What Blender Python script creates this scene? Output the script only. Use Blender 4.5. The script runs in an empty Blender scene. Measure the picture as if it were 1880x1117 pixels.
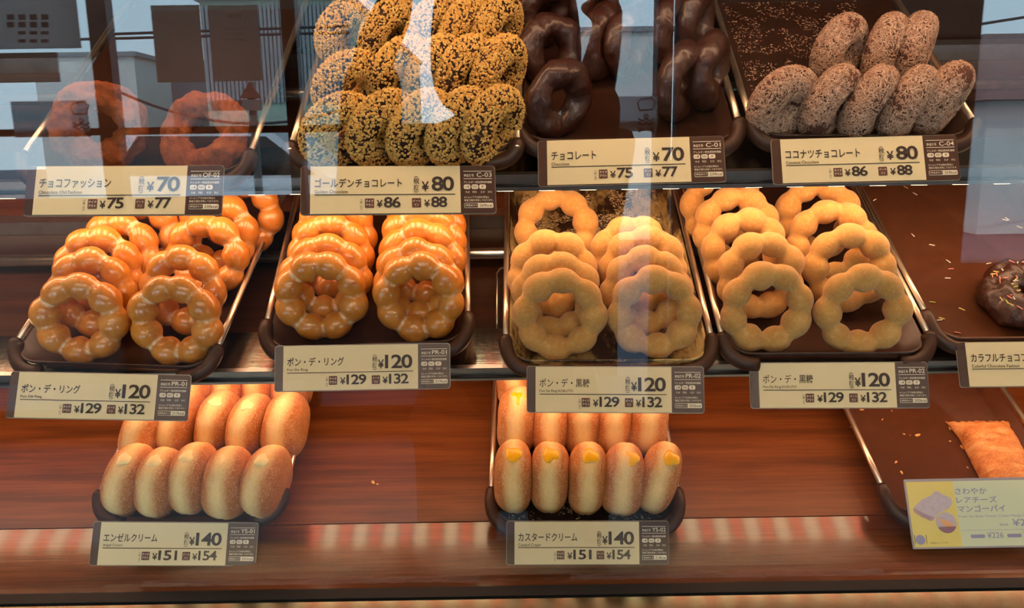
import bpy, bmesh, math, random
from mathutils import Vector, Matrix, noise
R_ = math.radians
PI = math.pi
scn = bpy.context.scene
COL = scn.collection

# ------------------------------------------------------------------ camera, world, exposure
W, H, FPX = 1880, 1117, 1500.0
PITCH, YAW, ROLL = R_(39.0), R_(0.2), R_(-0.75)
CAM = Vector((0, -.39, .637))
fwd = Vector((math.sin(YAW)*math.cos(PITCH), math.cos(YAW)*math.cos(PITCH), -math.sin(PITCH)))
r0 = Vector((math.cos(YAW), -math.sin(YAW), 0)); u0 = r0.cross(fwd)
RGT = math.cos(ROLL)*r0 + math.sin(ROLL)*u0
UPV = -math.sin(ROLL)*r0 + math.cos(ROLL)*u0
cam = bpy.data.cameras.new('camera'); cam.sensor_width = 36; cam.lens = 36*FPX/W
cam.clip_start = .02; cam.clip_end = 200
co = bpy.data.objects.new('camera', cam); COL.objects.link(co)
m = Matrix((RGT, UPV, -fwd)).transposed().to_4x4(); m.translation = CAM
co.matrix_world = m
scn.camera = co
scn.view_settings.view_transform = 'Standard'
scn.view_settings.look = 'None'
scn.view_settings.gamma = 1
scn.view_settings.use_curve_mapping = False
scn.view_settings.exposure = 0.12
scn.cycles.max_bounces = 10
scn.cycles.transparent_max_bounces = 16
scn.cycles.sample_clamp_indirect = 6

SKY = 5.8
wd = bpy.data.worlds.new('sky'); scn.world = wd; wd.use_nodes = True
nt = wd.node_tree; nt.nodes.clear()
wo = nt.nodes.new('ShaderNodeOutputWorld'); bg = nt.nodes.new('ShaderNodeBackground')
tc = nt.nodes.new('ShaderNodeTexCoord'); sx = nt.nodes.new('ShaderNodeSeparateXYZ'); rp_ = nt.nodes.new('ShaderNodeValToRGB')
nt.links.new(tc.outputs['Generated'], sx.inputs[0]); nt.links.new(sx.outputs['Z'], rp_.inputs[0])
rp_.color_ramp.elements[0].color = (.62, .86, 1, 1); rp_.color_ramp.elements[0].position = 0
rp_.color_ramp.elements[1].color = (.34, .66, .95, 1); rp_.color_ramp.elements[1].position = .6
nt.links.new(rp_.outputs[0], bg.inputs[0]); bg.inputs[1].default_value = SKY
nt.links.new(bg.outputs[0], wo.inputs[0])

sun = bpy.data.lights.new('sun', 'SUN'); sun.energy = 4.0; sun.angle = .01; sun.color = (1, .95, .88)
so = bpy.data.objects.new('sun', sun); COL.objects.link(so)      # over the shop roof, on the houses opposite
so.matrix_world = Vector((-.35, .62, .72)).to_track_quat('Z', 'Y').to_matrix().to_4x4() 
def ray(x, y): return fwd + (x - W/2)/FPX*RGT - (y - H/2)/FPX*UPV
def onplane(x, y, P0, n):
    d = ray(x, y); return CAM + d*((Vector(P0) - CAM).dot(n)/d.dot(n))
def onz(x, y, z): return onplane(x, y, (0, 0, z), Vector((0, 0, 1)))
def ony(x, y, Y): return onplane(x, y, (0, Y, 0), Vector((0, 1, 0)))
# the slanted front pane of the case: its foot and its normal
GT = R_(14.0); GP = Vector((0, .018, -.03)); GN = Vector((0, -math.cos(GT), math.sin(GT)))
def seen_in_pane(x, y, Y):
    """The street-side point at depth Y whose mirror image in the pane falls on this pixel."""
    d = ray(x, y); p = CAM + d*((GP - CAM).dot(GN)/d.dot(GN)); d = d - 2*d.dot(GN)*GN
    return p + d*((Y - p.y)/d.y)

# ------------------------------------------------------------------ materials
MATS = {}
def S(c):   # sRGB 0-255 -> linear
    return tuple(((v/255)/12.92 if v/255 <= .04045 else ((v/255 + .055)/1.055)**2.4) for v in c) + (1,)
class NT:
    def __init__(s, name):
        s.m = bpy.data.materials.new(name); s.m.use_nodes = True; s.t = s.m.node_tree
        s.b = s.t.nodes['Principled BSDF']; s.o = s.t.nodes['Material Output']
    def n(s, typ, **kw):
        q = s.t.nodes.new(typ)
        for k, v in kw.items():
            if k.startswith('_'): setattr(q, k[1:], v)
            else: q.inputs[k.replace('__', ' ')].default_value = v
        return q
    def l(s, a, b): s.t.links.new(a, b)
    def coords(s, scale=(1, 1, 1), out='Object'):
        t = s.n('ShaderNodeTexCoord'); mp = s.n('ShaderNodeMapping'); mp.inputs['Scale'].default_value = scale
        s.l(t.outputs[out], mp.inputs[0]); return mp.outputs[0]
    def noise(s, co, scale, detail=4, rough=.6):
        q = s.n('ShaderNodeTexNoise'); q.inputs['Scale'].default_value = scale; q.inputs['Detail'].default_value = detail; q.inputs['Roughness'].default_value = rough
        s.l(co, q.inputs['Vector']); return q.outputs['Fac']
    def ramp(s, fac, stops):
        q = s.n('ShaderNodeValToRGB'); e = q.color_ramp.elements
        e[0].position, e[0].color = stops[0]; e[1].position, e[1].color = stops[-1]
        for p, c in stops[1:-1]:
            k = e.new(p); k.color = c
        s.l(fac, q.inputs[0]); return q.outputs[0]
    def mix(s, fac, a, b):
        q = s.n('ShaderNodeMix'); q.data_type = 'RGBA'
        for v, i in ((fac, 0), (a, 6), (b, 7)):
            if hasattr(v, 'is_linked'): s.l(v, q.inputs[i])
            else: q.inputs[i].default_value = v
        return q.outputs[2]
    def bump(s, h, strength=.3, dist=.001):
        q = s.n('ShaderNodeBump'); q.inputs['Strength'].default_value = strength; q.inputs['Distance'].default_value = dist
        s.l(h, q.inputs['Height']); s.l(q.outputs[0], s.b.inputs['Normal']); return q
    def set(s, **kw):
        for k, v in kw.items():
            i = s.b.inputs[k.replace('__', ' ')]
            if hasattr(v, 'is_linked'): s.l(v, i)
            else: i.default_value = v
        return s
def plain(name, col, rough=.5, metal=0, coat=0, spec=.5, nscale=60, namt=.12):
    if name in MATS: return MATS[name]
    k = NT(name); c = k.coords()
    f = k.noise(c, nscale)
    a = tuple(v*(1-namt) for v in col[:3])+(1,); b = tuple(min(1, v*(1+namt)) for v in col[:3])+(1,)
    k.set(Base__Color=k.ramp(f, [(.3, a), (.7, b)]), Roughness=rough, Metallic=metal)
    k.b.inputs['Coat Weight'].default_value = coat; k.b.inputs['Specular IOR Level'].default_value = spec
    MATS[name] = k.m; return k.m
def emit(name, col, st):
    if name in MATS: return MATS[name]
    k = NT(name); k.set(Base__Color=col, Emission__Color=col, Emission__Strength=st); MATS[name] = k.m; return k.m

def wood(name, c1, c2, c3, rough, coat, spec=.5, bmp=.25):
    k = NT(name); co_ = k.coords((3, 40, 40)); co2 = k.coords((9, 420, 420))
    f = k.noise(co_, 1.6, 6, .62); g = k.noise(co2, 1.0, 4, .7)
    base = k.ramp(f, [(.32, c1), (.5, c2), (.72, c3)])
    dk = k.ramp(g, [(.35, (.45, .45, .45, 1)), (.6, (1, 1, 1, 1))])
    mm = k.n('ShaderNodeMix'); mm.data_type = 'RGBA'; mm.blend_type = 'MULTIPLY'; mm.inputs[0].default_value = .55
    k.l(base, mm.inputs[6]); k.l(dk, mm.inputs[7])
    k.set(Base__Color=mm.outputs[2], Roughness=rough); k.b.inputs['Coat Weight'].default_value = coat; k.b.inputs['Coat Roughness'].default_value = .12
    k.b.inputs['Specular IOR Level'].default_value = spec
    k.bump(g, bmp, .0004); MATS[name] = k.m; return k.m
M_WOOD = wood('rear_board_wood', S((88, 44, 16)), S((118, 62, 23)), S((136, 78, 33)), .42, 0)
M_WOODF = wood('front_board_wood', S((84, 42, 20)), S((108, 58, 30)), S((124, 72, 40)), .22, .5)
M_WOODD = wood('dark_shelf_wood', S((46, 24, 14)), S((66, 36, 20)), S((80, 46, 26)), .4, 0)
M_PANEL = wood('back_panel_wood', S((120, 62, 26)), S((150, 82, 36)), S((165, 96, 48)), .5, 0)
def brushed(name, col, rough):
    k = NT(name); c = k.coords((400, 4, 400)); f = k.noise(c, 1, 3)
    k.set(Base__Color=k.ramp(f, [(.3, tuple(v*.85 for v in col[:3])+(1,)), (.7, col)]), Metallic=1., Roughness=rough)
    k.bump(k.noise(k.coords((6, 900, 900)), 1, 3), .35, .0003); MATS[name] = k.m; return k.m
M_STEEL = brushed('brushed_steel', (.6, .6, .56, 1), .16)
M_SILL = plain('sill_metal', (.17, .16, .12, 1), .2, 1)
M_ROD = plain('polished_rod', (.85, .82, .76, 1), .28, 1)
M_WIRE = plain('tray_wire', (.82, .74, .6, 1), .36, 1)
M_ALU = plain('aluminium_edge', (.6, .6, .6, 1), .3, 1)
M_GASKET = plain('black_gasket', S((22, 20, 20)), .5)
M_GRIP = plain('brown_rubber', S((62, 38, 26)), .42, spec=.4)
M_DARK = plain('dark_brown_paint', S((46, 28, 20)), .5)
def pan_mat(name, col, powder=None, amount=.5, scale=26):
    k = NT(name); c = k.coords(); f = k.noise(c, 70, 5); d = k.noise(c, 9, 3)
    base = k.ramp(f, [(.3, tuple(v*.8 for v in col[:3])+(1,)), (.7, tuple(v*1.15 for v in col[:3])+(1,))])
    if powder:
        a = k.noise(k.coords((1, .45, 1)), scale, 8, .75)
        msk = k.ramp(a, [(amount, (0, 0, 0, 1)), (amount+.1, (1, 1, 1, 1))])
        base = k.mix(msk, base, powder)
    k.set(Base__Color=base, Roughness=k.ramp(d, [(.3, (.3, .3, .3, 1)), (.7, (.5, .5, .5, 1))]))
    MATS[name] = k.m; return k.m
M_PAN = pan_mat('tray_melamine', S((58, 34, 24)))
M_PANB = pan_mat('tray_melamine_lighter', S((88, 50, 30)))
M_PANP = pan_mat('tray_melamine_powdered', S((58, 38, 26)), S((190, 164, 104)), .47, 22)
M_PANS = pan_mat('tray_melamine_sugared', S((50, 32, 26)), S((150, 135, 120)), .66, 60)

def glass_mat():
    k = NT('case_glass'); k.t.nodes.remove(k.b)
    g = k.n('ShaderNodeNewGeometry'); io = k.n('ShaderNodeMapRange'); io.inputs['To Min'].default_value = 1.52; io.inputs['To Max'].default_value = 1/1.52
    k.l(g.outputs['Backfacing'], io.inputs['Value'])
    fr = k.n('ShaderNodeFresnel'); k.l(io.outputs[0], fr.inputs['IOR'])
    tr = k.n('ShaderNodeBsdfTransparent'); tr.inputs[0].default_value = (.985, .99, .985, 1)
    gl = k.n('ShaderNodeBsdfGlossy'); gl.inputs['Roughness'].default_value = 0.0; gl.inputs[0].default_value = (1, 1, 1, 1)
    mx = k.n('ShaderNodeMixShader'); k.l(fr.outputs[0], mx.inputs[0]); k.l(tr.outputs[0], mx.inputs[1]); k.l(gl.outputs[0], mx.inputs[2])
    k.l(mx.outputs[0], k.o.inputs[0]); return k.m
M_GLASS = glass_mat()

def glazed():
    k = NT('glazed_dough'); c = k.coords(); f = k.noise(c, 55, 5); g = k.noise(c, 210, 4); h = k.noise(c, 320, 3)
    base = k.ramp(f, [(.3, S((184, 108, 30))), (.5, S((208, 134, 48))), (.75, S((222, 158, 80)))])
    at = k.n('ShaderNodeAttribute'); at.attribute_name = 'crease'
    ml = k.n('ShaderNodeMath', _operation='MULTIPLY'); k.l(at.outputs['Fac'], ml.inputs[0])
    k.l(k.ramp(g, [(.42, (0, 0, 0, 1)), (.6, (1, 1, 1, 1))]), ml.inputs[1])
    flake = k.ramp(h, [(.6, (0, 0, 0, 1)), (.75, (.25, .25, .25, 1))])
    base = k.mix(ml.outputs[0], base, S((238, 214, 178)))
    base = k.mix(flake, base, S((240, 222, 190)))
    k.set(Base__Color=base, Roughness=.32); k.b.inputs['Coat Weight'].default_value = .6; k.b.inputs['Coat Roughness'].default_value = .1
    k.b.inputs['Subsurface Weight'].default_value = .12; k.b.inputs['Subsurface Radius'].default_value = (.006, .003, .001); k.b.inputs['Subsurface Scale'].default_value = .6
    k.bump(k.noise(c, 150, 4), .25, .0012); return k.m
def kokuto():
    k = NT('powdered_dough'); c = k.coords(); f = k.noise(c, 50, 5); g = k.noise(c, 900, 3, .8)
    base = k.ramp(f, [(.3, S((184, 130, 62))), (.7, S((208, 158, 86)))])
    w2 = k.noise(c, 260, 5, .8)
    base = k.mix(k.ramp(w2, [(.5, (0, 0, 0, 1)), (.72, (.5, .5, .5, 1))]), base, S((232, 202, 146)))
    base = k.mix(k.ramp(g, [(.45, (0, 0, 0, 1)), (.8, (.5, .5, .5, 1))]), base, S((228, 190, 124)))
    k.set(Base__Color=base, Roughness=.85); k.b.inputs['Sheen Weight'].default_value = .25; k.b.inputs['Specular IOR Level'].default_value = .25
    k.bump(g, .35, .0008); return k.m
def choco(name, c1, c2, rough, coat):
    k = NT(name); c = k.coords(); f = k.noise(c, 70, 4)
    k.set(Base__Color=k.ramp(f, [(.3, c1), (.7, c2)]), Roughness=rough); k.b.inputs['Coat Weight'].default_value = coat; k.b.inputs['Coat Roughness'].default_value = .22
    k.bump(k.noise(c, 170, 6, .75), .7, .0025); return k.m
def crumb(name, c1, c2, rough=.7):
    k = NT(name); g = k.n('ShaderNodeNewGeometry')
    k.set(Base__Color=k.ramp(g.outputs['Random Per Island'], [(0, c1), (1, c2)]), Roughness=rough); return k.m
def bun():
    k = NT('sugared_bun'); c = k.coords(); t = k.n('ShaderNodeSeparateXYZ'); k.l(c, t.inputs[0])
    f = k.noise(c, 40, 5); g = k.noise(c, 700, 3, .8)
    ab = k.n('ShaderNodeMath', _operation='ABSOLUTE'); k.l(t.outputs['Y'], ab.inputs[0])
    ad = k.n('ShaderNodeMath', _operation='MULTIPLY_ADD'); k.l(f, ad.inputs[0]); ad.inputs[1].default_value = .012; k.l(ab.outputs[0], ad.inputs[2])
    band = k.ramp(ad.outputs[0], [(.0095, (1, 1, 1, 1)), (.0145, (0, 0, 0, 1))])
    base = k.ramp(f, [(.3, S((170, 98, 40))), (.7, S((206, 138, 70)))])
    base = k.mix(band, base, S((236, 204, 138)))
    base = k.mix(k.ramp(g, [(.5, (0, 0, 0, 1)), (.78, (.75, .75, .75, 1))]), base, S((246, 226, 196)))
    k.set(Base__Color=base, Roughness=.75); k.b.inputs['Specular IOR Level'].default_value = .3; k.b.inputs['Subsurface Weight'].default_value = .1; k.b.inputs['Subsurface Radius'].default_value = (.006, .003, .0015); k.b.inputs['Subsurface Scale'].default_value = .5
    k.bump(g, .3, .0008); return k.m
def oldfashion():
    k = NT('fried_cake_dough'); c = k.coords(); f = k.noise(c, 60, 6, .7)
    k.set(Base__Color=k.ramp(f, [(.3, S((110, 50, 18))), (.55, S((156, 80, 32))), (.8, S((186, 110, 52)))]), Roughness=.75)
    k.bump(k.noise(c, 160, 6, .75), .8, .003); return k.m
def pastry():
    k = NT('flaky_pastry'); c = k.coords((1, 3, 1)); f = k.noise(c, 45, 6, .7); g = k.noise(k.coords(), 500, 3, .8)
    base = k.ramp(f, [(.3, S((170, 84, 30))), (.48, S((214, 134, 62))), (.68, S((238, 182, 116)))])
    base = k.mix(k.ramp(g, [(.5, (0, 0, 0, 1)), (.75, (.6, .6, .6, 1))]), base, S((250, 214, 176)))
    k.set(Base__Color=base, Roughness=.6); k.bump(f, .5, .002); return k.m
M_GLZ, M_KOK = glazed(), kokuto()
M_CHO = choco('dark_chocolate', S((44, 18, 11)), S((68, 28, 17)), .28, .6)
M_CHB = choco('chocolate_dough', S((46, 22, 12)), S((66, 34, 18)), .6, 0)
M_CHC = choco('chocolate_coating', S((50, 24, 14)), S((70, 34, 20)), .3, .5)
M_NUT = crumb('golden_crumb', S((200, 150, 66)), S((232, 194, 112)))
M_COC = crumb('coconut_flake', S((150, 112, 90)), S((216, 180, 154)))
M_BUN, M_OLD, M_PIE = bun(), oldfashion(), pastry()
M_CREAM = plain('white_cream', S((250, 226, 160)), .35, spec=.5)
M_CUST = plain('yellow_custard', S((250, 186, 20)), .3, spec=.5)

# card colours
M_CARD = plain('card_cream', S((222, 208, 164)), .45, namt=.02)
M_CBRN = plain('card_brown', S((66, 38, 26)), .35, namt=.05)
M_INK = plain('card_ink', S((44, 28, 20)), .5, namt=.02)
M_WHITE = plain('card_white', S((236, 226, 200)), .5, namt=.02)
M_BADGE = plain('badge_brown', S((92, 50, 36)), .5, namt=.04)
M_CLEAR = plain('card_edge', S((150, 140, 125)), .2, namt=.02)

# ------------------------------------------------------------------ mesh helpers
class MB:
    def __init__(s): s.v = []; s.f = []; s.sm = []; s.mi = []
    def add(s, vs, fs, smooth=False, M=None, mi=0):
        b = len(s.v); s.v += [tuple(M @ Vector(v)) if M else tuple(v) for v in vs]
        s.f += [tuple(b+i for i in f) for f in fs]; s.sm += [smooth]*len(fs); s.mi += [mi]*len(fs); return s
    def box(s, a, b, M=None):
        (x0, y0, z0), (x1, y1, z1) = a, b
        return s.add([(x0,y0,z0),(x1,y0,z0),(x1,y1,z0),(x0,y1,z0),(x0,y0,z1),(x1,y0,z1),(x1,y1,z1),(x0,y1,z1)],
              [(3,2,1,0),(4,5,6,7),(0,1,5,4),(1,2,6,5),(2,3,7,6),(3,0,4,7)], M=M)
    def tube(s, pts, r, n=12, closed=False, caps=True, M=None):
        P = [Vector(p) for p in pts]; N = len(P); vs = []; fs = []
        rr = r if isinstance(r, (list, tuple)) else [r]*N
        up = Vector((0, 0, 1))
        pn = None
        for i, p in enumerate(P):
            t = (P[(i+1) % N]-P[i-1]) if closed else (P[min(i+1, N-1)]-P[max(i-1, 0)])
            t.normalize()
            a = pn if pn else (up if abs(t.z) < .9 else Vector((1, 0, 0)))
            e1 = (a - t*a.dot(t)).normalized(); e2 = t.cross(e1); pn = e1
            for k in range(n):
                q = 2*PI*k/n; vs.append(p + rr[i]*(math.cos(q)*e1 + math.sin(q)*e2))
        for i in range(N if closed else N-1):
            j = (i+1) % N
            for k in range(n):
                fs.append((i*n+k, i*n+(k+1) % n, j*n+(k+1) % n, j*n+k))
        if not closed and caps:
            fs.append(tuple(range(n))[::-1]); fs.append(tuple((N-1)*n+k for k in range(n)))
        return s.add(vs, fs, True, M)
    def prism(s, outline, z0, z1, M=None, smooth=False):
        n = len(outline)
        vs = [(x, y, z0) for x, y in outline]+[(x, y, z1) for x, y in outline]
        fs = [tuple(range(n))[::-1], tuple(range(n, 2*n))]+[(i, (i+1) % n, n+(i+1) % n, n+i) for i in range(n)]
        return s.add(vs, fs, smooth, M)
    def loft(s, loops, cap0=True, cap1=True, smooth=True, M=None):
        n = len(loops[0]); vs = [p for L in loops for p in L]; fs = []
        for i in range(len(loops)-1):
            for k in range(n): fs.append((i*n+k, i*n+(k+1) % n, (i+1)*n+(k+1) % n, (i+1)*n+k))
        if cap0: fs.append(tuple(range(n))[::-1])
        if cap1: fs.append(tuple((len(loops)-1)*n+k for k in range(n)))
        return s.add(vs, fs, smooth, M)
    def mesh(s, name, mat):
        me = bpy.data.meshes.new(name); me.from_pydata(s.v, [], s.f)
        me.polygons.foreach_set('use_smooth', s.sm); me.polygons.foreach_set('material_index', s.mi)
        for q in (mat if isinstance(mat, (list, tuple)) else [mat]): me.materials.append(q)
        bm = bmesh.new(); bm.from_mesh(me); bmesh.ops.recalc_face_normals(bm, faces=bm.faces); bm.to_mesh(me); bm.free()
        me.update(); return me
    def build(s, name, mat, parent=None): return link(name, s.mesh(name, mat), parent)
def link(name, me, parent=None, M=None):
    o = bpy.data.objects.new(name, me); COL.objects.link(o)
    if parent: o.parent = parent
    if M is not None: o.matrix_local = M
    return o
def tag(o, label, cat, group=None, kind=None):
    if label: o['label'] = label
    if cat: o['category'] = cat
    if group: o['group'] = group
    if kind: o['kind'] = kind
    return o
def empty(name, M): 
    o = bpy.data.objects.new(name, None); COL.objects.link(o); o.empty_display_size = .02; o.matrix_world = M; return o
def copy_tree(o):
    c = o.copy(); COL.objects.link(c)
    for ch in [k for k in o.children]:
        d = ch.copy(); COL.objects.link(d); d.parent = c
        for g in [k for k in ch.children]:
            e = g.copy(); COL.objects.link(e); e.parent = d
    return c
def rrect(hx, hy, r, n=5, cx=0, cy=0):
    o = []
    for sx_, sy_, a0 in ((1, 1, 0), (-1, 1, 90), (-1, -1, 180), (1, -1, 270)):
        for k in range(n+1):
            a = R_(a0+90*k/n); o.append((cx+sx_*(hx-r)+r*math.cos(a), cy+sy_*(hy-r)+r*math.sin(a)))
    return o
def T(x, y, z): return Matrix.Translation((x, y, z))
def Rx(d): return Matrix.Rotation(R_(d), 4, 'X')
def Ry(d): return Matrix.Rotation(R_(d), 4, 'Y')
def Rz(d): return Matrix.Rotation(R_(d), 4, 'Z')

# ------------------------------------------------------------------ the case
FL = -.015                                   # counter surface
ZF = -.80                                    # shop floor
XL, XR = -.80, .80
def slab(name, mat, a, b, parent=None): return MB().box(a, b).build(name, mat, parent)
seamY = onz(960, 957, FL).y; sillY = onz(960, 1086, FL).y
case = empty('display_counter', Matrix.Translation((0, .2, ZF)))
tag(case, 'reddish brown wooden counter forming the base of the glass doughnut case', 'counter')
def part(mb, name, mat, root):
    o = mb.build(name, mat); o.parent = root; o.matrix_parent_inverse = root.matrix_world.inverted(); return o
part(MB().box((XL, seamY+.0006, FL-.02), (XR, .44, FL)), 'rear_board', M_WOOD, case)
part(MB().box((XL, sillY+.004, FL-.02), (XR, seamY-.0006, FL)), 'front_board', M_WOODF, case)
part(MB().box((XL, sillY-.001, FL-.02), (XR, .44, FL-.0205)).box((XL, .02, ZF), (XR, .44, FL-.021)), 'plinth', M_DARK, case)
part(MB().box((XL, sillY-.006, FL-.02), (XR, sillY+.0035, FL+.003)), 'gasket', M_GASKET, case)
sl = MB(); y1_, y0_ = sillY-.0065, sillY-.06; zb, za = FL+.001, FL+.001+.0535*math.tan(R_(8.5))
sl.add([(XL, y0_, FL-.03), (XR, y0_, FL-.03), (XR, y1_, FL-.03), (XL, y1_, FL-.03), (XL, y0_, za), (XR, y0_, za), (XR, y1_, zb), (XL, y1_, zb)], [(3,2,1,0),(4,5,6,7),(0,1,5,4),(1,2,6,5),(2,3,7,6),(3,0,4,7)])
part(sl, 'metal_sill', M_SILL, case)
# back and sides
bk = slab('back_panel', M_PANEL, (XL, .44, FL-.02), (XR, .455, .285)); tag(bk, 'warm brown wooden back panel seen between the trays', 'panel', kind='structure')
bk = slab('wall_back', M_DARK, (XL, .44, .2855), (XR, .455, .62)); tag(bk, 'dark upper back of the doughnut case', 'wall', kind='structure')
for nm, x in (('wall_left', XL-.012), ('wall_right', XR)):
    w_ = slab(nm, M_DARK, (x, .06, FL-.02), (x+.012, .455, .62)); tag(w_, 'dark end wall of the doughnut case', 'wall', kind='structure')
tp = slab('ceiling', M_DARK, (XL, .17, .62), (XR, .455, .64)); tag(tp, 'dark top of the doughnut case', 'ceiling', kind='structure')

def led_bar(name, y0, y1, z, gain, label, red=.7):
    root = empty(name, T(0, (y0+y1)/2, z)); tag(root, label, 'lamp')
    part(MB().box((XL+.02, y0-.003, z), (XR-.02, y1+.003, z+.006)), 'housing', M_ALU, root)
    a = MB().box((.002, y0-(y0+y1)/2, -.002), (.0155, y1-(y0+y1)/2, -.0002)).mesh('warm_diode', emit('warm_diode_%g' % gain, (1, .80, .46, 1), gain))
    b = MB().box((.0215, y0-(y0+y1)/2+.002, -.002), (.0305, y1-(y0+y1)/2-.002, -.0002)).mesh('red_diode', emit('red_diode_%g' % gain, (1, .11, .05, 1), gain*red))
    x = XL+.03
    while x < XR-.05:
        link('warm_diode', a, root, T(x, 0, 0)); link('red_diode', b, root, T(x, 0, 0)); x += .0345
LED_T, LED_M, LED_B = 17.0, 13.0, 10.0
led_bar('lamp_bar', .20, .235, .535, LED_T, 'warm lamp bar under the case roof above the top trays')

def shelf(name, zs, yf, yb, rodY, label):
    """A steel front plate with a bright edge, a dark board behind it, a rod that carries the back of the trays."""
    root = empty(name, T(0, yf, zs)); tag(root, label, 'shelf')
    part(MB().box((XL, yf+.004, zs-.004), (XR, yf+.052, zs)), 'front_plate', M_STEEL, root)
    part(MB().box((XL, yf-.001, zs-.014), (XR, yf+.0035, zs+.001)), 'edge_trim', M_ALU, root)
    part(MB().box((XL, yf-.0035, zs-.009), (XR, yf-.0012, zs-.0075)), 'edge_groove', M_GASKET, root)
    part(MB().box((XL, yf+.0525, zs-.018), (XR, yb-.003, zs-.012)), 'rear_board', M_WOODD, root)
    part(MB().box((XL, yb-.0025, zs-.016), (XR, yb+.012, zs+.004)), 'rear_rail', M_ALU, root)
    mb = MB(); mb.tube([(XL, rodY[0], rodY[1]), (XR, rodY[0], rodY[1])], .0058, 16); part(mb, 'support_rod', M_ROD, root)
    return root
ZM, ZT = .151, .310
yM = onz(930, 697, ZM-.014).y; yT = onz(930, 350, ZT-.014).y
rodM = onz(890, 461, .160)
shelf('metal_shelf', ZM, yM, .36, (rodM.y, .1568), 'middle metal shelf with a bright front edge, carrying the ring doughnuts')
shelf('metal_shelf', ZT, yT, .42, (yT+.13, .3215), 'top metal shelf with a bright front edge, carrying the chocolate doughnuts')
led_bar('lamp_bar', yM+.034, yM+.076, ZM-.026, LED_B, 'lamp bar of warm and red lights under the middle shelf', 1.1)
led_bar('lamp_bar', yT+.022, yT+.068, ZT-.026, LED_M, 'lamp bar of warm and red lights under the top shelf')
mb = MB(); mb.tube([(-.012, yM+.06, ZM-.011), (-.012, yM+.06, ZM+.001), (-.012, yM+.13, ZM+.004), (-.009, yM+.137, ZM+.004), (-.004, yM+.14, ZM+.004), (.03, yM+.14, ZM+.004)], .0013, 8)
wb = mb.build('wire_bracket', M_WIRE); tag(wb, 'thin bent wire bracket on the middle shelf beside the first PR-02 tray', 'bracket')

# ------------------------------------------------------------------ trays
TD, HW = .36, .0875
def rim_path(hw, r, y0, y1, n=6):
    return [(x, y) for x, y in rrect(hw, (y1-y0)/2, r, n, 0, (y0+y1)/2)]
def tray_meshes():
    out = {}
    pan = MB(); L = []
    def lp(ins, z, r): return [(x, y, z) for x, y in rrect(HW-ins, TD/2-ins, r, 6, 0, TD/2)]
    pan.loft([lp(.012, -.002, .016), lp(.003, .016, .02), lp(.0045, .0165, .02), lp(.0125, 0, .016)], True, True, True)
    out['pan'] = pan
    return out
def rim_mesh(jd):
    # open wire: from one grip round the back to the other
    w = MB(); back = [(x, y, .019) for x, y in rrect(HW, TD/2, .024, 8, 0, TD/2) if y > TD/2]
    w.tube([(HW, jd-.008, .019), (HW, jd+.05, .019)] + back + [(-HW, jd+.05, .019), (-HW, jd-.008, .019)], .0027, 10); return w.mesh('wire_rim', M_WIRE)
def grip_meshes(jd):
    g = []; rc = max(.006, min(.024, jd-.002))
    for s in (-1, 1):
        pts = [(s*HW, jd, .019), (s*HW, jd-.003, .019), (s*HW, rc, .0185)]
        for k in range(1, 9):
            a = R_(90*k/8); pts.append((s*(HW-.022+.022*math.cos(a)), rc-(rc+.001)*math.sin(a), .0185-.010*math.sin(a)))
        pts += [(s*(HW-.028), -.001, .0083)]
        q = MB(); q.tube(pts, [.0050, .0058]+[.0062]*(len(pts)-2), 14); g.append(q.mesh('corner_grip', M_GRIP))
    return g
PROTO = {'pan': tray_meshes()['pan'].mesh('pan', M_PAN)}
TR = {}
def tray(key, cx, yj, rimz, yref, yaw, tilt, label, pan=M_PAN, jd=.03, group='display trays'):
    """cx, yj: middle of the tray where the steel rim meets the rubber grips; yaw turns its far end to +x."""
    dx, dy = math.sin(R_(yaw)), math.cos(R_(yaw)); jd -= .004; y0 = yj-jd*dy; x0 = cx-jd*dx
    z0 = rimz + (y0-yref)*math.tan(R_(tilt)) - .019
    M = T(x0, y0, z0) @ Rz(-yaw) @ Rx(tilt)
    root = empty('tray', M); tag(root, label, 'tray', group)
    me = PROTO['pan']
    if pan is not M_PAN:
        me = me.copy(); me.materials.clear(); me.materials.append(pan)
    link('pan', me, root); link('wire_rim', rim_mesh(jd), root)
    for q in grip_meshes(jd): link('corner_grip', q, root)['label'] = 'thick brown rubber grip round the corner'
    TR[key] = M; return root
tray('YA', -.3035, .104, .0135, .06, 0.2, 1.5, 'tray of white cream buns on the counter, marked YS-01', jd=0.028)
tray('YB', .0675, .099, .0135, .06, 1.3, 1.5, 'tray of custard cream buns on the counter, marked YS-02', M_PANS, jd=0.041)
tray('PI', .436, .100, .0135, .06, -1.2, 1.5, 'nearly empty tray with one pastry pie and flakes on the counter', M_PANB, jd=0.036)
tray('PA', -.335, .135, .174, .11, 4.0, 5, 'tray of glazed rings marked PR-01, below the OF-02 card', jd=0.028)
tray('PB', -.1245, .161, .174, .11, -2.0, 5, 'tray of glazed rings marked PR-01, below the C-03 card', jd=0.036)
tray('PC', .0835, .134, .174, .11, .8, 4.5, 'tray of powdered rings marked PR-02 with a sugary back, below the C-01 card', M_PANP, jd=0.0315)
tray('PD', .268, .133, .174, .11, .8, 5, 'tray of powdered rings marked PR-02, below the C-04 card', jd=0.026)
tray('CO', .4505, .157, .174, .11, .6, 5, 'brown tray strewn with sprinkles on the middle shelf, one sprinkled doughnut', M_PANB, jd=0.036)
tray('OF', -.285, .178, .333, .17, 1.0, 8, 'tray of orange brown old-fashioned rings on the top shelf, marked OF-02', jd=0.026)
tray('C3', -.080, .186, .333, .17, .35, 8, 'tray of golden crumb doughnuts on the top shelf, marked C-03', jd=0.016)
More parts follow.
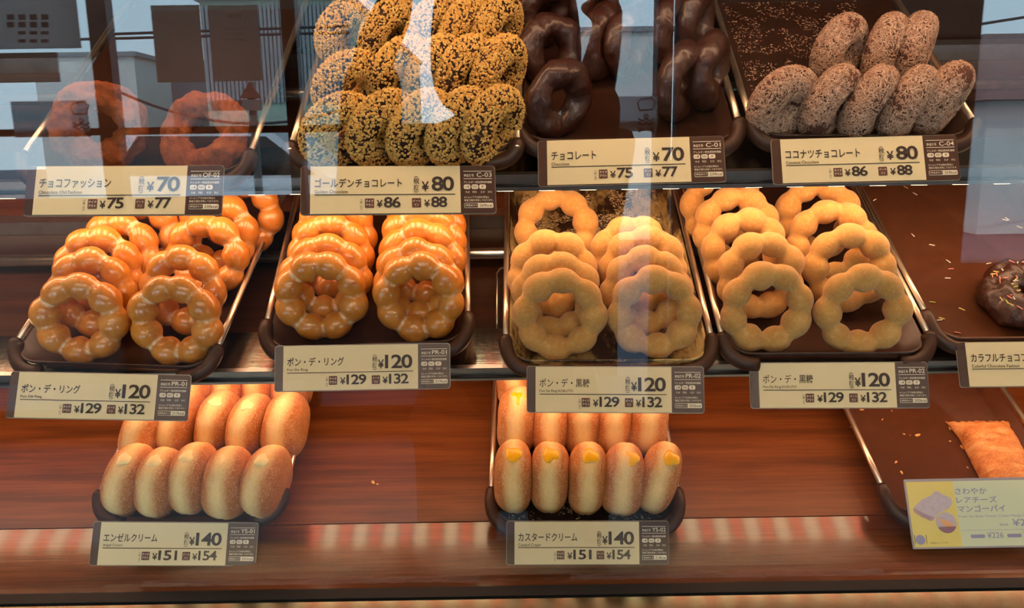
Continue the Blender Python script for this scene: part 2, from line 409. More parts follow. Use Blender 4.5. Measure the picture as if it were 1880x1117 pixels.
tray('C1', .097, .211, .333, .17, 1.8, 8, 'tray of dark chocolate rings on the top shelf, marked C-01', jd=0.028)
tray('C4', .2825, .206, .333, .17, 2.0, 8, 'tray of coconut doughnuts on the top shelf, marked C-04', M_PAN, jd=0.0215)
def on_tray(key, px, py, h):
    """Point on the tray's floor plane raised by h, in the tray's own frame."""
    M = TR[key]; n = (M.to_3x3() @ Vector((0, 0, 1))).normalized(); P = M @ Vector((0, 0, h))
    return M.inverted() @ onplane(px, py, P, n)

# ------------------------------------------------------------------ price cards
TXT = {}
dg = None
def text_mesh(s, mat, bold=0.0, thick=.004, sp=1.0):
    k = (s, mat.name, bold, sp)
    if k in TXT: return TXT[k]
    c = bpy.data.curves.new('text', 'FONT'); c.body = s; c.size = 1; c.offset = bold; c.space_character = sp; c.extrude = thick; c.resolution_u = 3; c.align_x = 'LEFT'
    o = bpy.data.objects.new('text', c); COL.objects.link(o); bpy.context.view_layer.update()
    me = bpy.data.meshes.new_from_object(o.evaluated_get(bpy.context.evaluated_depsgraph_get()))
    bpy.data.objects.remove(o); bpy.data.curves.remove(c)
    me.materials.clear(); me.materials.append(mat)
    xs = [v.co.x for v in me.vertices]; ys = [v.co.y for v in me.vertices]
    x0, x1, y0, y1 = min(xs), max(xs), min(ys), max(ys)
    TXT[k] = (me, x0, x1, y0, y1); return TXT[k]
CW, CH = .145, .0375
def put(name, s, root, mat, u0_, u1_, v0, v1, bold=0, cw=CW, ch=CH, z=.0013, keep=None, rot=0, ori=(0, 0)):
    """Text fitted into a box of the card: u across, v down, both 0..1. keep='l'/'r': scaled by height only, flush left or right."""
    me, x0, x1, y0, y1 = text_mesh(s, mat, bold, .004, .88 if s.isdigit() else 1.0)
    X0, X1 = (u0_-.5)*cw, (u1_-.5)*cw; Y1, Y0 = (.5-v0)*ch, (.5-v1)*ch
    sy = (Y1-Y0)/(y1-y0); sx_ = (X1-X0)/(x1-x0)
    if keep == 'l': sx_ = sy
    if keep == 'r': sx_ = sy; X0 = X1-(x1-x0)*sx_
    if rot:
        w_ = X1-X0; h_ = Y1-Y0
        Mx = T((X0+X1)/2, (Y0+Y1)/2, z) @ Rz(rot) @ Matrix.Diagonal((h_/(x1-x0), w_/(y1-y0), min(h_, w_)*.2, 1)) @ T(-(x0+x1)/2, -(y0+y1)/2, 0)
    else:
        Mx = T(X0, Y0, z) @ Matrix.Diagonal((sx_, sy, sy*.5, 1)) @ T(-x0, -y0, 0)
    return link(name, me, root, Mx)
def rect(name, root, mat, u0_, u1_, v0, v1, z0, z1, r=0, cw=CW, ch=CH, mb=None):
    hx, hy = (u1_-u0_)*cw/2, (v1-v0)*ch/2; cx, cy = ((u0_+u1_)/2-.5)*cw, (.5-(v0+v1)/2)*ch
    q = MB()
    if r: q.prism(rrect(hx, hy, r, 4, cx, cy), z0, z1)
    else: q.box((cx-hx, cy-hy, z0), (cx+hx, cy+hy, z1))
    return q.build(name, mat, root)
def card_matrix(x, y, z, tilt, yaw, roll):
    # card frame: X across, Y up the card, Z out of its face
    t, w_, r = R_(tilt), R_(yaw), R_(roll)
    a = Vector((math.cos(w_), math.sin(w_), 0)); b = Vector((-math.sin(w_)*math.sin(t), math.cos(w_)*math.sin(t), math.cos(t)))
    a2 = math.cos(r)*a+math.sin(r)*b; b2 = -math.sin(r)*a+math.cos(r)*b
    mm = Matrix((a2, b2, a2.cross(b2))).transposed().to_4x4(); mm.translation = (x, y, z); return mm
def lines(name, root, mat, segs, z=.0010, th=.012):
    q = MB()
    for u0_, u1_, v in segs:
        q.box(((u0_-.5)*CW, (.5-v)*CH-th*CH, z), ((u1_-.5)*CW, (.5-v)*CH+th*CH, z+.0003))
    return q.build(name, mat, root)
def price_card(pose, name, roman, price, take, eat, code, kcal, label, near=1.0, full=True, namebold=.012):
    P = CAM + (Vector(pose[:3])-CAM)*near
    root = empty('price_card', card_matrix(*P, *pose[3:]) @ Matrix.Scale(near, 4)); tag(root, label, 'price card', 'price cards on the tray fronts')
    q = MB(); q.prism(rrect(CW/2, CH/2, .0022, 4), -.0006, .0004); q.build('card_back', M_CBRN, root)
    e = MB(); o1 = rrect(CW/2+.0006, CH/2+.0006, .0026, 4); e.prism(o1, -.0012, -.00062); e.build('clear_holder', M_CLEAR, root)
    rect('cream_face', root, M_CARD, .047, .818 if full else 1.0, .004, .996, .0004, .0009)
    n = len(name)
    put('item_name', name, root, M_INK, .070, .070+.0405*n, .262, .455, .004 if '黒' in name else namebold)
    put('romanised_name', roman, root, M_INK, .070, .070+.0103*len(roman)+.004, .505, .575, .004)
    lines('rule_line', root, M_INK, [(.070, .790 if full else .97, .605)], th=.008)
    three = len(price) > 2
    if not full:
        put('tax_mark', '税込', root, M_INK, .47, .50, .70, .92, .0); rect('takeaway_badge', root, M_BADGE, .53, .585, .69, .88, .0009, .0012); 
        put('badge_text', 'テイク', root, M_WHITE, .536, .579, .715, .775, .01, z=.0014); put('badge_text', 'アウト', root, M_WHITE, .536, .579, .795, .855, .01, z=.0014)
        return root
    ut = .556 if three else .576
    for ch_, v0, v1 in (('税', .262, .388), ('抜', .40, .525)): put('tax_mark', ch_, root, M_INK, ut-.001, ut+.029, v0, v1, .008)
    put('tax_mark', '(', root, M_INK, ut+.002, ut+.025, .225, .255, .004, rot=-90); put('tax_mark', ')', root, M_INK, ut+.002, ut+.025, .535, .565, .004, rot=-90)
    put('price', '¥', root, M_INK, .588 if three else .617, .622 if three else .655, .335, .535, .02)
    put('price', price, root, M_INK, .628 if three else .668, .786, .228, .540, .022)
    lo = (.290, .308, .372, .522, .553, .614, .764) if three else (.300, .325, .385, .508, .566, .628, .748)
    put('tax_mark', '税', root, M_INK, lo[0], lo[0]+.013, .74, .80, 0); put('tax_mark', '込', root, M_INK, lo[0], lo[0]+.013, .82, .88, 0)
    put('tax_mark', '(', root, M_INK, lo[0], lo[0]+.013, .705, .725, 0, rot=-90); put('tax_mark', ')', root, M_INK, lo[0], lo[0]+.013, .895, .915, 0, rot=-90)
    for u, a, b, nm in ((lo[1], 'テイク', 'アウト', 'takeaway_badge'), (lo[4], 'イート', 'イン', 'eat_in_badge')):
        bd = rect(nm, root, M_BADGE, u, u+.047, .685, .88, .0009, .0012, .0006)
        put('badge_text', a, root, M_WHITE, u+.004, u+.043, .715, .772, .012, z=.0014); put('badge_text', b, root, M_WHITE, u+(.004 if len(b) > 2 else .012), u+(.043 if len(b) > 2 else .035), .795, .852, .012, z=.0014)
    for nm, s, u0_, u1_ in (('takeaway_price', take, lo[2], lo[3]), ('eat_in_price', eat, lo[5], lo[6])):
        put(nm, '¥', root, M_INK, u0_, u0_+.031, .72, .875, .018); put(nm, s, root, M_INK, u0_+.037, u1_, .655, .882, .02)
    W_ = M_WHITE; zz = .0006
    lines('rule_line', root, W_, [(.835, .985, .115), (.835, .985, .275)], z=.0004, th=.005)
    put('code_heading', '商品番号', root, W_, .838, .890, .175, .235, .01, z=zz)
    put('product_code', code, root, W_, .899 if len(code) > 4 else .905, .984, .145, .24, .004, z=zz)
    put('allergen_heading', 'アレルギー特定原材料情報', root, W_, .837, .984, .325, .375, .008, z=zz)
    for u, s in ((.836, '小麦'), (.877, '乳成分'), (.917, '卵')):
        rect('allergen_chip', root, W_, u, u+.035, .40, .495, .0004, .0007, .0012)
        put('allergen_text', s, root, M_INK, u+(.005 if len(s) > 1 else .012), u+(.030 if len(s) > 1 else .023), .42, .475, .01, z=.0009)
    for u, s in ((.843, 'そば'), (.880, '落花生'), (.923, 'えび'), (.961, 'かに')): put('allergen_text', s, root, W_, u, u+.023, .535, .58, .008, z=zz)
    put('shop_note', '※ショップでは他の商品と', root, W_, .837, .968, .645, .69, .006, z=zz); put('shop_note', '製造工程を共有しております。', root, W_, .837, .988, .71, .755, .006, z=zz)
    rect('calorie_frame', root, W_, .836, .988, .79, .895, .0004, .0006, .0009); rect('calorie_field', root, M_CBRN, .8375, .908, .80, .885, .0005, .0008, .0007)
    put('calorie_text', '1商品あたり', root, W_, .841, .904, .82, .865, .008, z=.001)
    put('calorie_text', kcal+'kcal', root, M_INK, .917, .982, .815, .872, .008, z=.0009)
    return root
G3 = 'glazed'
price_card((-.2837, .1354, .3252, 49, 0, -.6), 'チョコファッション', 'Chocolate Old Fashion', '70', '75', '77', 'OF-02', '330', 'cream and brown price card OF-02 at 70 yen, on the top shelf')
price_card((-.0821, .1437, .3172, 50, 7.5, -4.6), 'ゴールデンチョコレート', 'Golden Chocolate', '80', '86', '88', 'C-03', '269', 'cream and brown price card C-03 at 80 yen, under the golden crumb doughnuts', .985)
price_card((.0968, .1782, .3196, 51, -5, 3.3), 'チョコレート', 'Chocolate', '70', '75', '77', 'C-01', '239', 'cream and brown price card C-01 at 70 yen, under the dark chocolate rings', .98)
price_card((.2869, .1901, .3112, 49.7, -6.2, 3.9), 'ココナツチョコレート', 'Coconut Chocolate', '80', '86', '88', 'C-04', '259', 'cream and brown price card C-04 at 80 yen, under the coconut doughnuts', .96)
price_card((-.3407, .0912, .1558, 49.3, 5.4, -5.9), 'ポン・デ・リング', 'Pon De Ring', '120', '129', '132', 'PR-01', '217', 'price card PR-01 at 120 yen, below and in front of the OF-02 card', .982)
price_card((-.1238, .1094, .1669, 46.8, 3.4, -2.2), 'ポン・デ・リング', 'Pon De Ring', '120', '129', '132', 'PR-01', '217', 'price card PR-01 at 120 yen, directly below the C-03 card')
price_card((.0858, .0875, .1579, 44, -1.3, -.2), 'ポン・デ・黒糖', 'Pon De Ring KOKUTO', '120', '129', '132', 'PR-02', '202', 'price card PR-02 at 120 yen, above the custard cream buns')
price_card((.2735, .0940, .1525, 45.9, -5, 2.9), 'ポン・デ・黒糖', 'Pon De Ring KOKUTO', '120', '129', '132', 'PR-02', '202', 'price card PR-02 at 120 yen, next to the sprinkle-strewn tray')
price_card((-.308, .0539, -.0003+.003, 49.5, 8.6, -8.3), 'エンゼルクリーム', 'Angel Cream', '140', '151', '154', 'YS-01', '201', 'cream and brown price card YS-01 at 140 yen, in front of white cream buns')
price_card((.0666, .0433, .0094, 44.3, 1.8, -2.3), 'カスタードクリーム', 'Custard Cream', '140', '151', '154', 'YS-02', '214', 'cream and brown price card YS-02 at 140 yen, in front of custard buns')
price_card((.378+.0725, .1075, .1605, 49.5, -2.5, 1.5), 'カラフルチョコファッション', 'Colorful Chocolate Fashion', '', '', '', '', '', 'pale price card in clear violet-edged sleeve on the sprinkle-strewn tray', full=False)

# pale picture card of the pastry pie
PW, PH = .135, .062
M_PICB = plain('picture_card_yellow', S((232, 216, 120)), .3, namt=.02); M_PICG = plain('picture_card_mint', S((214, 226, 190)), .3, namt=.02)
M_LAV = plain('picture_card_lavender', S((150, 150, 185)), .4, namt=.02); M_MAUVE = plain('picture_mauve', S((178, 150, 158)), .4, nscale=300, namt=.15)
M_MAUVE2 = plain('picture_mauve_pale', S((198, 186, 196)), .4, nscale=300, namt=.1); M_PEACH = plain('picture_peach', S((236, 176, 120)), .4, namt=.05); M_PURP = plain('picture_purple', S((150, 110, 125)), .4, namt=.05)
M_ACR = plain('card_sleeve', S((170, 165, 170)), .15, namt=.02)
pc = empty('picture_card', card_matrix(.362+PW/2, .066, .0135, 54, -1.0, 1.0)); tag(pc, 'pale yellow picture card of a pastry pie at the front of the pie tray', 'price card')
q = MB(); q.prism(rrect(PW/2, PH/2, .001, 3), -.0012, .0002); q.build('clear_sleeve', M_ACR, pc)
rect('yellow_face', pc, M_PICB, .012, .34, .04, .975, .0002, .0006, cw=PW, ch=PH); rect('mint_face', pc, M_PICG, .33, .995, .04, .975, .0002, .00062, cw=PW, ch=PH)
def blob(name, mat, pts, z0, z1):
    q = MB(); q.prism([((u-.5)*PW, (.5-v)*PH) for u, v in pts], z0, z1); return q.build(name, mat, pc)
blob('printed_pie', M_MAUVE2, [(.035, .42), (.10, .30), (.17, .24), (.20, .18), (.225, .185), (.24, .22), (.30, .28), (.305, .36), (.27, .44), (.20, .50), (.17, .58), (.14, .59), (.08, .52), (.04, .47)], .0006, .0008)
blob('printed_pie_side', M_MAUVE, [(.035, .42), (.06, .44), (.12, .52), (.17, .55), (.16, .60), (.14, .605), (.08, .54), (.04, .48)], .0008, .0009)
circ = lambda cx, cy, r, n=28, a0=0, a1=360: [(cx+r*math.cos(R_(a0+(a1-a0)*k/n)), cy+r*PW/PH*math.sin(R_(a0+(a1-a0)*k/n))) for k in range(n)]
blob('printed_cut_pie', M_MAUVE2, circ(.245, .635, .068), .0008, .0010); blob('printed_crust', M_PURP, circ(.245, .64, .066, 20, 20, 165), .0010, .0011)
blob('printed_filling', M_PEACH, [(.20, .57), (.245, .60), (.285, .64), (.285, .70), (.25, .71), (.215, .66)], .0010, .0011)
blob('plate_emblem', M_LAV, circ(.055, .87, .032), .0006, .0008)
for u in (.018, .094): blob('cutlery_mark', M_INK, [(u, .80), (u+.003, .80), (u+.002, .93), (u, .93)], .0006, .0008)
for s, v0, v1, u1_ in (('さわやか', .14, .235, .585), ('レアチーズ', .265, .36, .655), ('マンゴーパイ', .39, .49, .71)): put('pie_name', s, pc, M_LAV, .335, .335+(u1_-.335)*.86, v0, v1, .014, PW, PH, .0008)
put('romanised_name', 'Fresh No-Bake Cheese Cream Mango Pie', pc, M_LAV, .335, .80, .535, .575, 0, PW, PH, .0008)
put('price', '¥210', pc, M_LAV, .69, .86, .60, .70, .006, PW, PH, .0008); put('tax_mark', '税抜', pc, M_LAV, .60, .66, .66, .695, 0, PW, PH, .0008)
lines_ = rect('rule_line', pc, M_LAV, .335, .97, .748, .752, .0006, .0008, cw=PW, ch=PH)
rect('takeaway_badge', pc, M_LAV, .395, .49, .81, .86, .0006, .0008, .001, PW, PH); rect('eat_in_badge', pc, M_LAV, .64, .735, .81, .86, .0006, .0008, .001, PW, PH)
put('takeaway_price', '¥226', pc, M_LAV, .505, .615, .78, .865, .004, PW, PH, .0008); put('eat_in_price', '¥23', pc, M_LAV, .75, .835, .78, .865, .004, PW, PH, .0008)
put('small_print', '※写真はイメージです', pc, M_INK, .115, .24, .905, .93, 0, PW, PH, .0008)

# ------------------------------------------------------------------ doughnuts
def ring_mesh(name, mat, R0, rf, nu=128, nv=24, amp=.0008, sc=60, seed=0, fl=.96, crease=None):
    """Ring in its own XZ plane, axis along Y. rf(theta, phi) -> tube radius."""
    off = Vector((seed*13.1, seed*7.7, seed*3.3)); vs = []; fs = []; cr = []
    for i in range(nu):
        t = 2*PI*i/nu
        for j in range(nv):
            p = 2*PI*j/nv; r = rf(t, p); q = R0 + r*math.cos(p)
            P = Vector((q*math.cos(t), r*math.sin(p)*fl, q*math.sin(t)))
            d = Vector((math.cos(p)*math.cos(t), math.sin(p), math.cos(p)*math.sin(t)))
            P += d*(noise.noise(P*sc+off)*amp + noise.noise(P*sc*2.7+off)*amp*.4)
            vs.append(P); cr.append(crease(t, p) if crease else 0)
    for i in range(nu):
        for j in range(nv):
            k = (i+1) % nu; l = (j+1) % nv; fs.append((i*nv+j, k*nv+j, k*nv+l, i*nv+l))
    b = MB(); b.add(vs, fs, True); me = b.mesh(name, mat)
    if crease:
        a = me.attributes.new('crease', 'FLOAT', 'POINT'); a.data.foreach_set('value', cr)
    return me
def pon(seed, mat, name, glaze=False, R0=.0289, rb=.0117):
    rnd = random.Random(seed); siz = [rnd.uniform(.93, 1.06) for _ in range(8)]; ph = [rnd.uniform(-.07, .07) for _ in range(8)]
    def sh(t):
        u = t/(2*PI)*8; best = 0; s0 = 9
        for k in range(8):
            d = (u - k - ph[k] + 4) % 8 - 4; r = siz[k]*math.sqrt(max(0, 1-(d/.64)**2))
            if r > best: best = r
            s0 = min(s0, abs(d))
        return max(best, .62), s0
    tab = [sh(2*PI*i/512) for i in range(512)]
    rad = [x[0] for x in tab]
    for _ in range(1): rad = [(rad[i-5]+rad[i-3]+rad[i]+rad[(i+3) % 512]+rad[(i+5) % 512])/5 for i in range(512)]
    def rf(t, p): return rb*rad[int(t/(2*PI)*512) % 512]
    def cz(t, p): 
        s = tab[int(t/(2*PI)*512) % 512][1]; return max(0, (s-.41)/.09)*.75
    return ring_mesh(name, mat, R0, rf, 136, 24, .0009, 55, seed, .98, cz if glaze else None)
POG = [pon(i+1, M_GLZ, 'glazed_ring', True, .0285, .0124) for i in range(5)]
POK = [pon(i+21, M_KOK, 'powdered_ring') for i in range(5)]
NAMES = ['front', 'second', 'third', 'fourth', 'fifth']
def place(o, key, px, py, h, yaw=0, lean=0, spin=0, dz=0, roll=0):
    """Stands a ring (made in its XZ plane) on a tray with its centre h above the floor."""
    L = on_tray(key, px, py, h+dz); M = TR[key] @ T(*L) @ Ry(roll) @ Rz(yaw) @ Rx(-lean) @ Ry(spin); o.matrix_world = M; return o
random.seed(4)
def column(key, pts, protos, kind, where, name, R0=.0287, r=.0115):
    for i, (px, py, lean, yaw) in enumerate(pts):
        o = link(name, protos[(i*2+len(where)+len(pts)) % len(protos)])
        h = R0*math.cos(R_(lean))+r+.0006
        place(o, key, px, py, h, yaw, lean, random.uniform(0, 45))
        tag(o, '%s %s, %s' % (NAMES[i], kind, where), 'doughnut', '%s on the middle shelf' % kind.replace('ring', 'rings'))
GR, KR = 'glazed ring doughnut', 'powdered ring doughnut'
column('PA', [(147, 585, 30, 4), (170, 537, 30, 4), (183, 496, 31, 2), (222, 468, 32, -6), (262, 436, 32, 0)], POG, GR, 'outer column of the tray below card OF-02', 'glazed_ring_doughnut')
column('PA', [(322, 588, 30, -3), (337, 532, 30, -8), (380, 470, 33, -6), (400, 428, 33, -4), (444, 395, 33, 0)], POG, GR, 'inner column of the tray below card OF-02', 'glazed_ring_doughnut')
column('PB', [(590, 545, 28, 3), (599, 510, 28, 3), (608, 470, 30, 2), (616, 435, 30, 0)], POG, GR, 'PR-01-side column of the tray below card C-03', 'glazed_ring_doughnut')
column('PB', [(769, 547, 28, -5), (768, 520, 28, -3), (774, 484, 30, -3), (776, 452, 30, 0), (780, 420, 30, 0)], POG, GR, 'PR-02-side column of the tray below card C-03', 'glazed_ring_doughnut')
column('PC', [(1027, 578, 31, 2), (1021, 545, 31, 0), (1013, 502, 33, -3), (1021, 420, 48, 0)], POK, KR, 'PR-01-side column of the sugary tray below card C-01', 'powdered_ring_doughnut')
column('PC', [(1201, 575, 29, -4), (1185, 535, 30, -3), (1180, 496, 31, 0), (1160, 475, 31, 6)], POK, KR, 'PR-02-side column of the sugary tray below card C-01', 'powdered_ring_doughnut')
column('PD', [(1407, 566, 29, 2), (1396, 506, 32, 4), (1366, 462, 33, 2), (1350, 420, 34, -8), (1325, 380, 34, 0)], POK, KR, 'column beside the other PR-02 tray, below card C-04', 'powdered_ring_doughnut')
column('PD', [(1583, 571, 30, -3), (1558, 492, 33, -6), (1525, 446, 33, -14), (1500, 400, 33, -10)], POK, KR, 'column beside the sprinkled tray, below card C-04', 'powdered_ring_doughnut')

# cream buns: wheels standing on edge
def bun_mesh(seed):
    off = Vector((seed*5.3, seed*2.1, 0)); rnd = random.Random(seed); R0 = .0345; ht = .0185*rnd.uniform(.95, 1.06); nu, na = 72, 40; vs = []; fs = []
    ov = rnd.uniform(.93, 1.0)
    for i in range(na+1):
        a = -PI/2 + PI*i/na; y = ht*math.copysign(abs(math.sin(a))**.92, math.sin(a)); rr = R0*abs(math.cos(a))**.58
        gro = .0011*math.exp(-(y/.0018)**2)
        for k in range(nu):
            t = 2*PI*k/nu; q = max(rr - gro*(.4+.6*max(0, -math.sin(t))), 0)
            P = Vector((q*math.cos(t)*ov, y, q*math.sin(t))); P += P.normalized()*(noise.noise(P*42+off)*.0016) if P.length else Vector()
            vs.append(P)
    for i in range(na):
        for k in range(nu): fs.append((i*nu+k, i*nu+(k+1) % nu, (i+1)*nu+(k+1) % nu, (i+1)*nu+k))
    b = MB(); b.add(vs, fs, True); return b.mesh('sugared_bun', M_BUN), R0
def cream_mesh(seed, mat, big):
    rnd = random.Random(seed); nu, nv = 20, 8; vs = []; fs = []
    for i in range(nv+1):
        a = PI/2*i/nv
        for k in range(nu):
            t = 2*PI*k/nu; w_ = (1+.12*math.sin(3*t+seed)+.08*math.sin(5*t+2*seed))
            vs.append(Vector((math.cos(a)*math.cos(t)*.0072*big*w_, math.cos(a)*math.sin(t)*.0066*big*w_, math.sin(a)*.0022)))
    for i in range(nv):
        for k in range(nu): fs.append((i*nu+k, i*nu+(k+1) % nu, (i+1)*nu+(k+1) % nu, (i+1)*nu+k))
    b = MB(); b.add(vs, fs, True); return b.mesh('cream', mat)
BUNS = [bun_mesh(i+1) for i in range(4)]
CRM = {'YA': [cream_mesh(i, M_CREAM, .95) for i in range(3)], 'YB': [cream_mesh(i+5, M_CUST, 1.15) for i in range(3)]}
def cream_bun(key, px, py, yaw, roll, spot, i, row, kind, where, cside=0):
    me, R0 = BUNS[(i*3+row) % 4]
    o = link('cream_bun', me); L = on_tray(key, px, py, R0)
    M = TR[key] @ T(*L) @ Rz(90+yaw) @ Rx(roll); o.matrix_world = M
    c = link('cream', CRM[key][i % 3], o)
    # the filling hole sits on the rim, up and towards the viewer: the wheel's own -X faces the viewer
    a = R_(spot); c.matrix_local = T(-R0*.965*math.cos(a)*.97, cside, R0*.965*math.sin(a)) @ Ry(-(90-spot))
    c['label'] = 'white cream at the filling hole' if key == 'YA' else 'yellow custard at the filling hole'
    tag(o, '%s, %s' % (kind, where), 'bun', 'cream buns on the counter')
AB, CB = 'sugared bun with white cream', 'sugared bun with yellow custard'
pos5 = ['first from the wood-side end', 'second', 'middle one', 'fourth', 'fifth, at the far end']
wa = ['front row, by the outer edge of the YS-01 tray', 'front row, second from the outer edge, YS-01 tray', 'middle of the front row, YS-01 tray', 'front row, second from the YS-02 side, YS-01 tray', 'front row, nearest the YS-02 tray']
for i, (px, py, yw, rl) in enumerate([(239, 881, -10, 10), (296, 886, -8, 7), (357, 878, -6, 4), (420, 887, -4, 5), (489, 884, -14, 6)]): cream_bun('YA', px, py, yw, rl, 88, i, 0, AB, wa[i])
wa2 = [s.replace('front', 'second') for s in wa]; wa2[4] = 'second row, nearest the YS-02 tray, above the front row'
for i, (px, py, yw, rl) in enumerate([(274, 793, -16, 10), (335, 780, -14, 9), (402, 776, -12, 10), (460, 783, -12, 8), (525, 783, -8, 6)]): cream_bun('YA', px, py, yw, rl, 88, i, 1, AB, wa2[i])
wa3 = [s.replace('front row', 'rear row') for s in wa]
for i, (px, py, yw, rl) in enumerate([(322, 706, -12, 6), (378, 706, -10, 5), (432, 706, -10, 5), (484, 706, -8, 4), (538, 706, -8, 4)]): cream_bun('YA', px, py, yw, rl, 88, i, 2, AB, wa3[i].replace('nearest the YS-02 tray', 'nearest the YS-02 tray, under the shelf'))
wb_ = ['front row, by the long bare edge of the YS-02 tray', 'front row, second from the YS-01 side, YS-02 tray', 'middle of the front row, YS-02 tray', 'front row, second from the pie-tray side, YS-02 tray', 'front row, nearest the pie tray, leaning over']
for i, (px, py, yw, rl) in enumerate([(943, 875, 0, 0), (1009, 876, -3, 0), (1078, 878, -4, 2), (1143, 881, -8, 2), (1209, 877, -18, 8)]): cream_bun('YB', px, py, yw, rl, 88, i, 0, CB, wb_[i], -.004 if i > 2 else 0)
for i, (px, py, yw, rl) in enumerate([(950, 772, -4, 2), (1011, 778, -3, 1), (1068, 778, -2, 1), (1125, 778, -4, 2), (1188, 776, -8, 4)]): cream_bun('YB', px, py, yw, rl, 88, i, 1, CB, wb_[i].replace('front', 'second').replace(', leaning over', ''))
for i, (px, py, yw, rl) in enumerate([(942, 694, 4, 0), (1000, 696, 0, 0), (1056, 696, 0, 0), (1112, 696, 0, 0), (1168, 696, 0, 0)]): cream_bun('YB', px, py, yw, rl, 88, i, 2, CB, wb_[i].replace('front', 'rear').replace(', leaning over', ' under the shelf'))

# crumbed rings: body + coating of loose bits
def crumb_mesh(name, mat, R0, r, n, size, flat, seed, fl=.96):
    rnd = random.Random(seed); b = MB()
    for _ in range(n):
        t = rnd.uniform(0, 2*PI)
        while True:
            p = rnd.uniform(0, 2*PI)
            if rnd.random() < (R0+r*math.cos(p))/(R0+r): break
        nr = Vector((math.cos(p)*math.cos(t), math.sin(p), math.cos(p)*math.sin(t)))
        P = Vector(((R0+r*math.cos(p))*math.cos(t), r*math.sin(p)*fl, (R0+r*math.cos(p))*math.sin(t)))
        if noise.noise(P*75+Vector((seed, 0, 0))) < (-.42 if flat else -.3) and rnd.random() < .5: continue
        s = size*rnd.uniform(.55, 1.35); e = Vector((rnd.gauss(0, 1), rnd.gauss(0, 1), rnd.gauss(0, 1))).normalized()
        e1 = nr.cross(e).normalized(); e2 = nr.cross(e1)
        if flat:   # shredded flake: long thin sliver
            a = e1*s*1.5 + nr*s*rnd.uniform(-.5, .7); c_ = e2*s*.33; d = nr*s*.3; P2 = P+nr*s*.25
            vs = [P2-a-c_, P2-a+c_, P2+a+c_*.6, P2+a-c_*.6, P2+d]; fs = [(0, 1, 4), (1, 2, 4), (2, 3, 4), (3, 0, 4), (3, 2, 1, 0)]
        else:
            P2 = P+nr*s*.35; j = lambda: rnd.uniform(.7, 1.25)
            vs = [P2+e1*s*j(), P2+e2*s*j(), P2-e1*s*j(), P2-e2*s*j(), P2+nr*s*j()*.9, P2-nr*s*.7]
            fs = [(0, 1, 4), (1, 2, 4), (2, 3, 4), (3, 0, 4), (1, 0, 5), (2, 1, 5), (3, 2, 5), (0, 3, 5)]
        b.add(vs, fs)
    return b.mesh(name, mat)
GB = [ring_mesh('ring_body', M_CHB, .0208, lambda t, p, s=s: .0112*(1+.05*math.sin(3*t+s)), 64, 20, .001, 60, s) for s in range(3)]
GC = [crumb_mesh('crumb_coating', M_NUT, .0208, .0113, 4300, .00125, False, s) for s in range(3)]
M_COB = plain('coconut_ring_dough', S((84, 50, 38)), .8, nscale=200)
CBm = [ring_mesh('ring_body', M_COB, .0180, lambda t, p, s=s: .0128*(1+.05*math.sin(3*t+s)), 64, 20, .001, 60, s+9) for s in range(3)]
CC = [crumb_mesh('coconut_coating', M_COC, .0180, .0129, 8500, .0012, True, s+4) for s in range(3)]
CHM = [ring_mesh('chocolate_ring', M_CHO, .0212, lambda t, p, s=s: .0112*(1+.07*math.sin(2*t+s)+.04*math.sin(5*t+s)), 96, 24, .0022, 70, s+15) for s in range(3)]
def coated(name, key, px, py, h, yaw, lean, i, bodies, coats, cname, label, grp, lift=0, spin=0, roll=0):
    o = link(name, bodies[i % 3]); place(o, key, px, py, h, yaw, lean, spin+i*37, lift, roll)
    if coats: tag(link(cname, coats[i % 3], o), 'loose crumbs stuck all over the ring', None, None, 'stuff')
    tag(o, label, 'doughnut', grp); return o
gpos = ['by the OF-02 tray', 'second from the OF-02 tray', 'in the middle', 'second from the chocolate tray', 'by the chocolate tray']
rows = [('front', [(622, 240, 40, 0), (703, 236, 46, 0), (773, 236, 50, 0), (842, 234, 52, 0), (905, 232, 54, 0)], 0),
        ('second', [(644, 160, 34, 0), (735, 136, 48, 0), (799, 134, 52, 0), (852, 136, 54, 0), (915, 136, 56, 0)], .006),
        ('rear', [(640, 60, 42, 0), (717, 62, 46, 0), (793, 60, 54, 0), (852, 62, 56, 0), (912, 58, 56, 0)], .006)]
for rn, pts, lift in rows:
    for i, (px, py, yw, ln) in enumerate(pts):
        coated('golden_crumb_doughnut', 'C3', px, py, .031, yw, ln, i+len(rn), GB, GC, 'crumb_coating', 'golden crumb ring doughnut, %s row, %s' % (rn, gpos[i]), 'golden crumb doughnuts on the top shelf', lift, 0, 16-i*2)
cpos = ['with its hole showing, by the chocolate tray', 'second from the chocolate tray', 'in the middle', 'second from the dark post side', 'at the end by the dark post side']
for i, (px, py, yw, ln) in enumerate([(1437, 190, 26, 6), (1522, 188, 46, 4), (1594, 190, 52, 4), (1666, 190, 52, 4), (1728, 182, 46, 4)]):
    coated('coconut_doughnut', 'C4', px, py, .0305, yw, ln, i, CBm, CC, 'coconut_coating', 'coconut ring doughnut, front row, %s' % cpos[i], 'coconut doughnuts on the top shelf', 0, 0, 14)
for i, (px, py, yw, ln) in enumerate([(1540, 92, 42, 4), (1624, 92, 58, 4), (1677, 90, 58, 4)]):
    coated('coconut_doughnut', 'C4', px, py, .0305, yw, ln, i+1, CBm, CC, 'coconut_coating', 'coconut ring doughnut, rear row of three, %s' % ['by the chocolate tray', 'in the middle', 'by the dark post side'][i], 'coconut doughnuts on the top shelf')
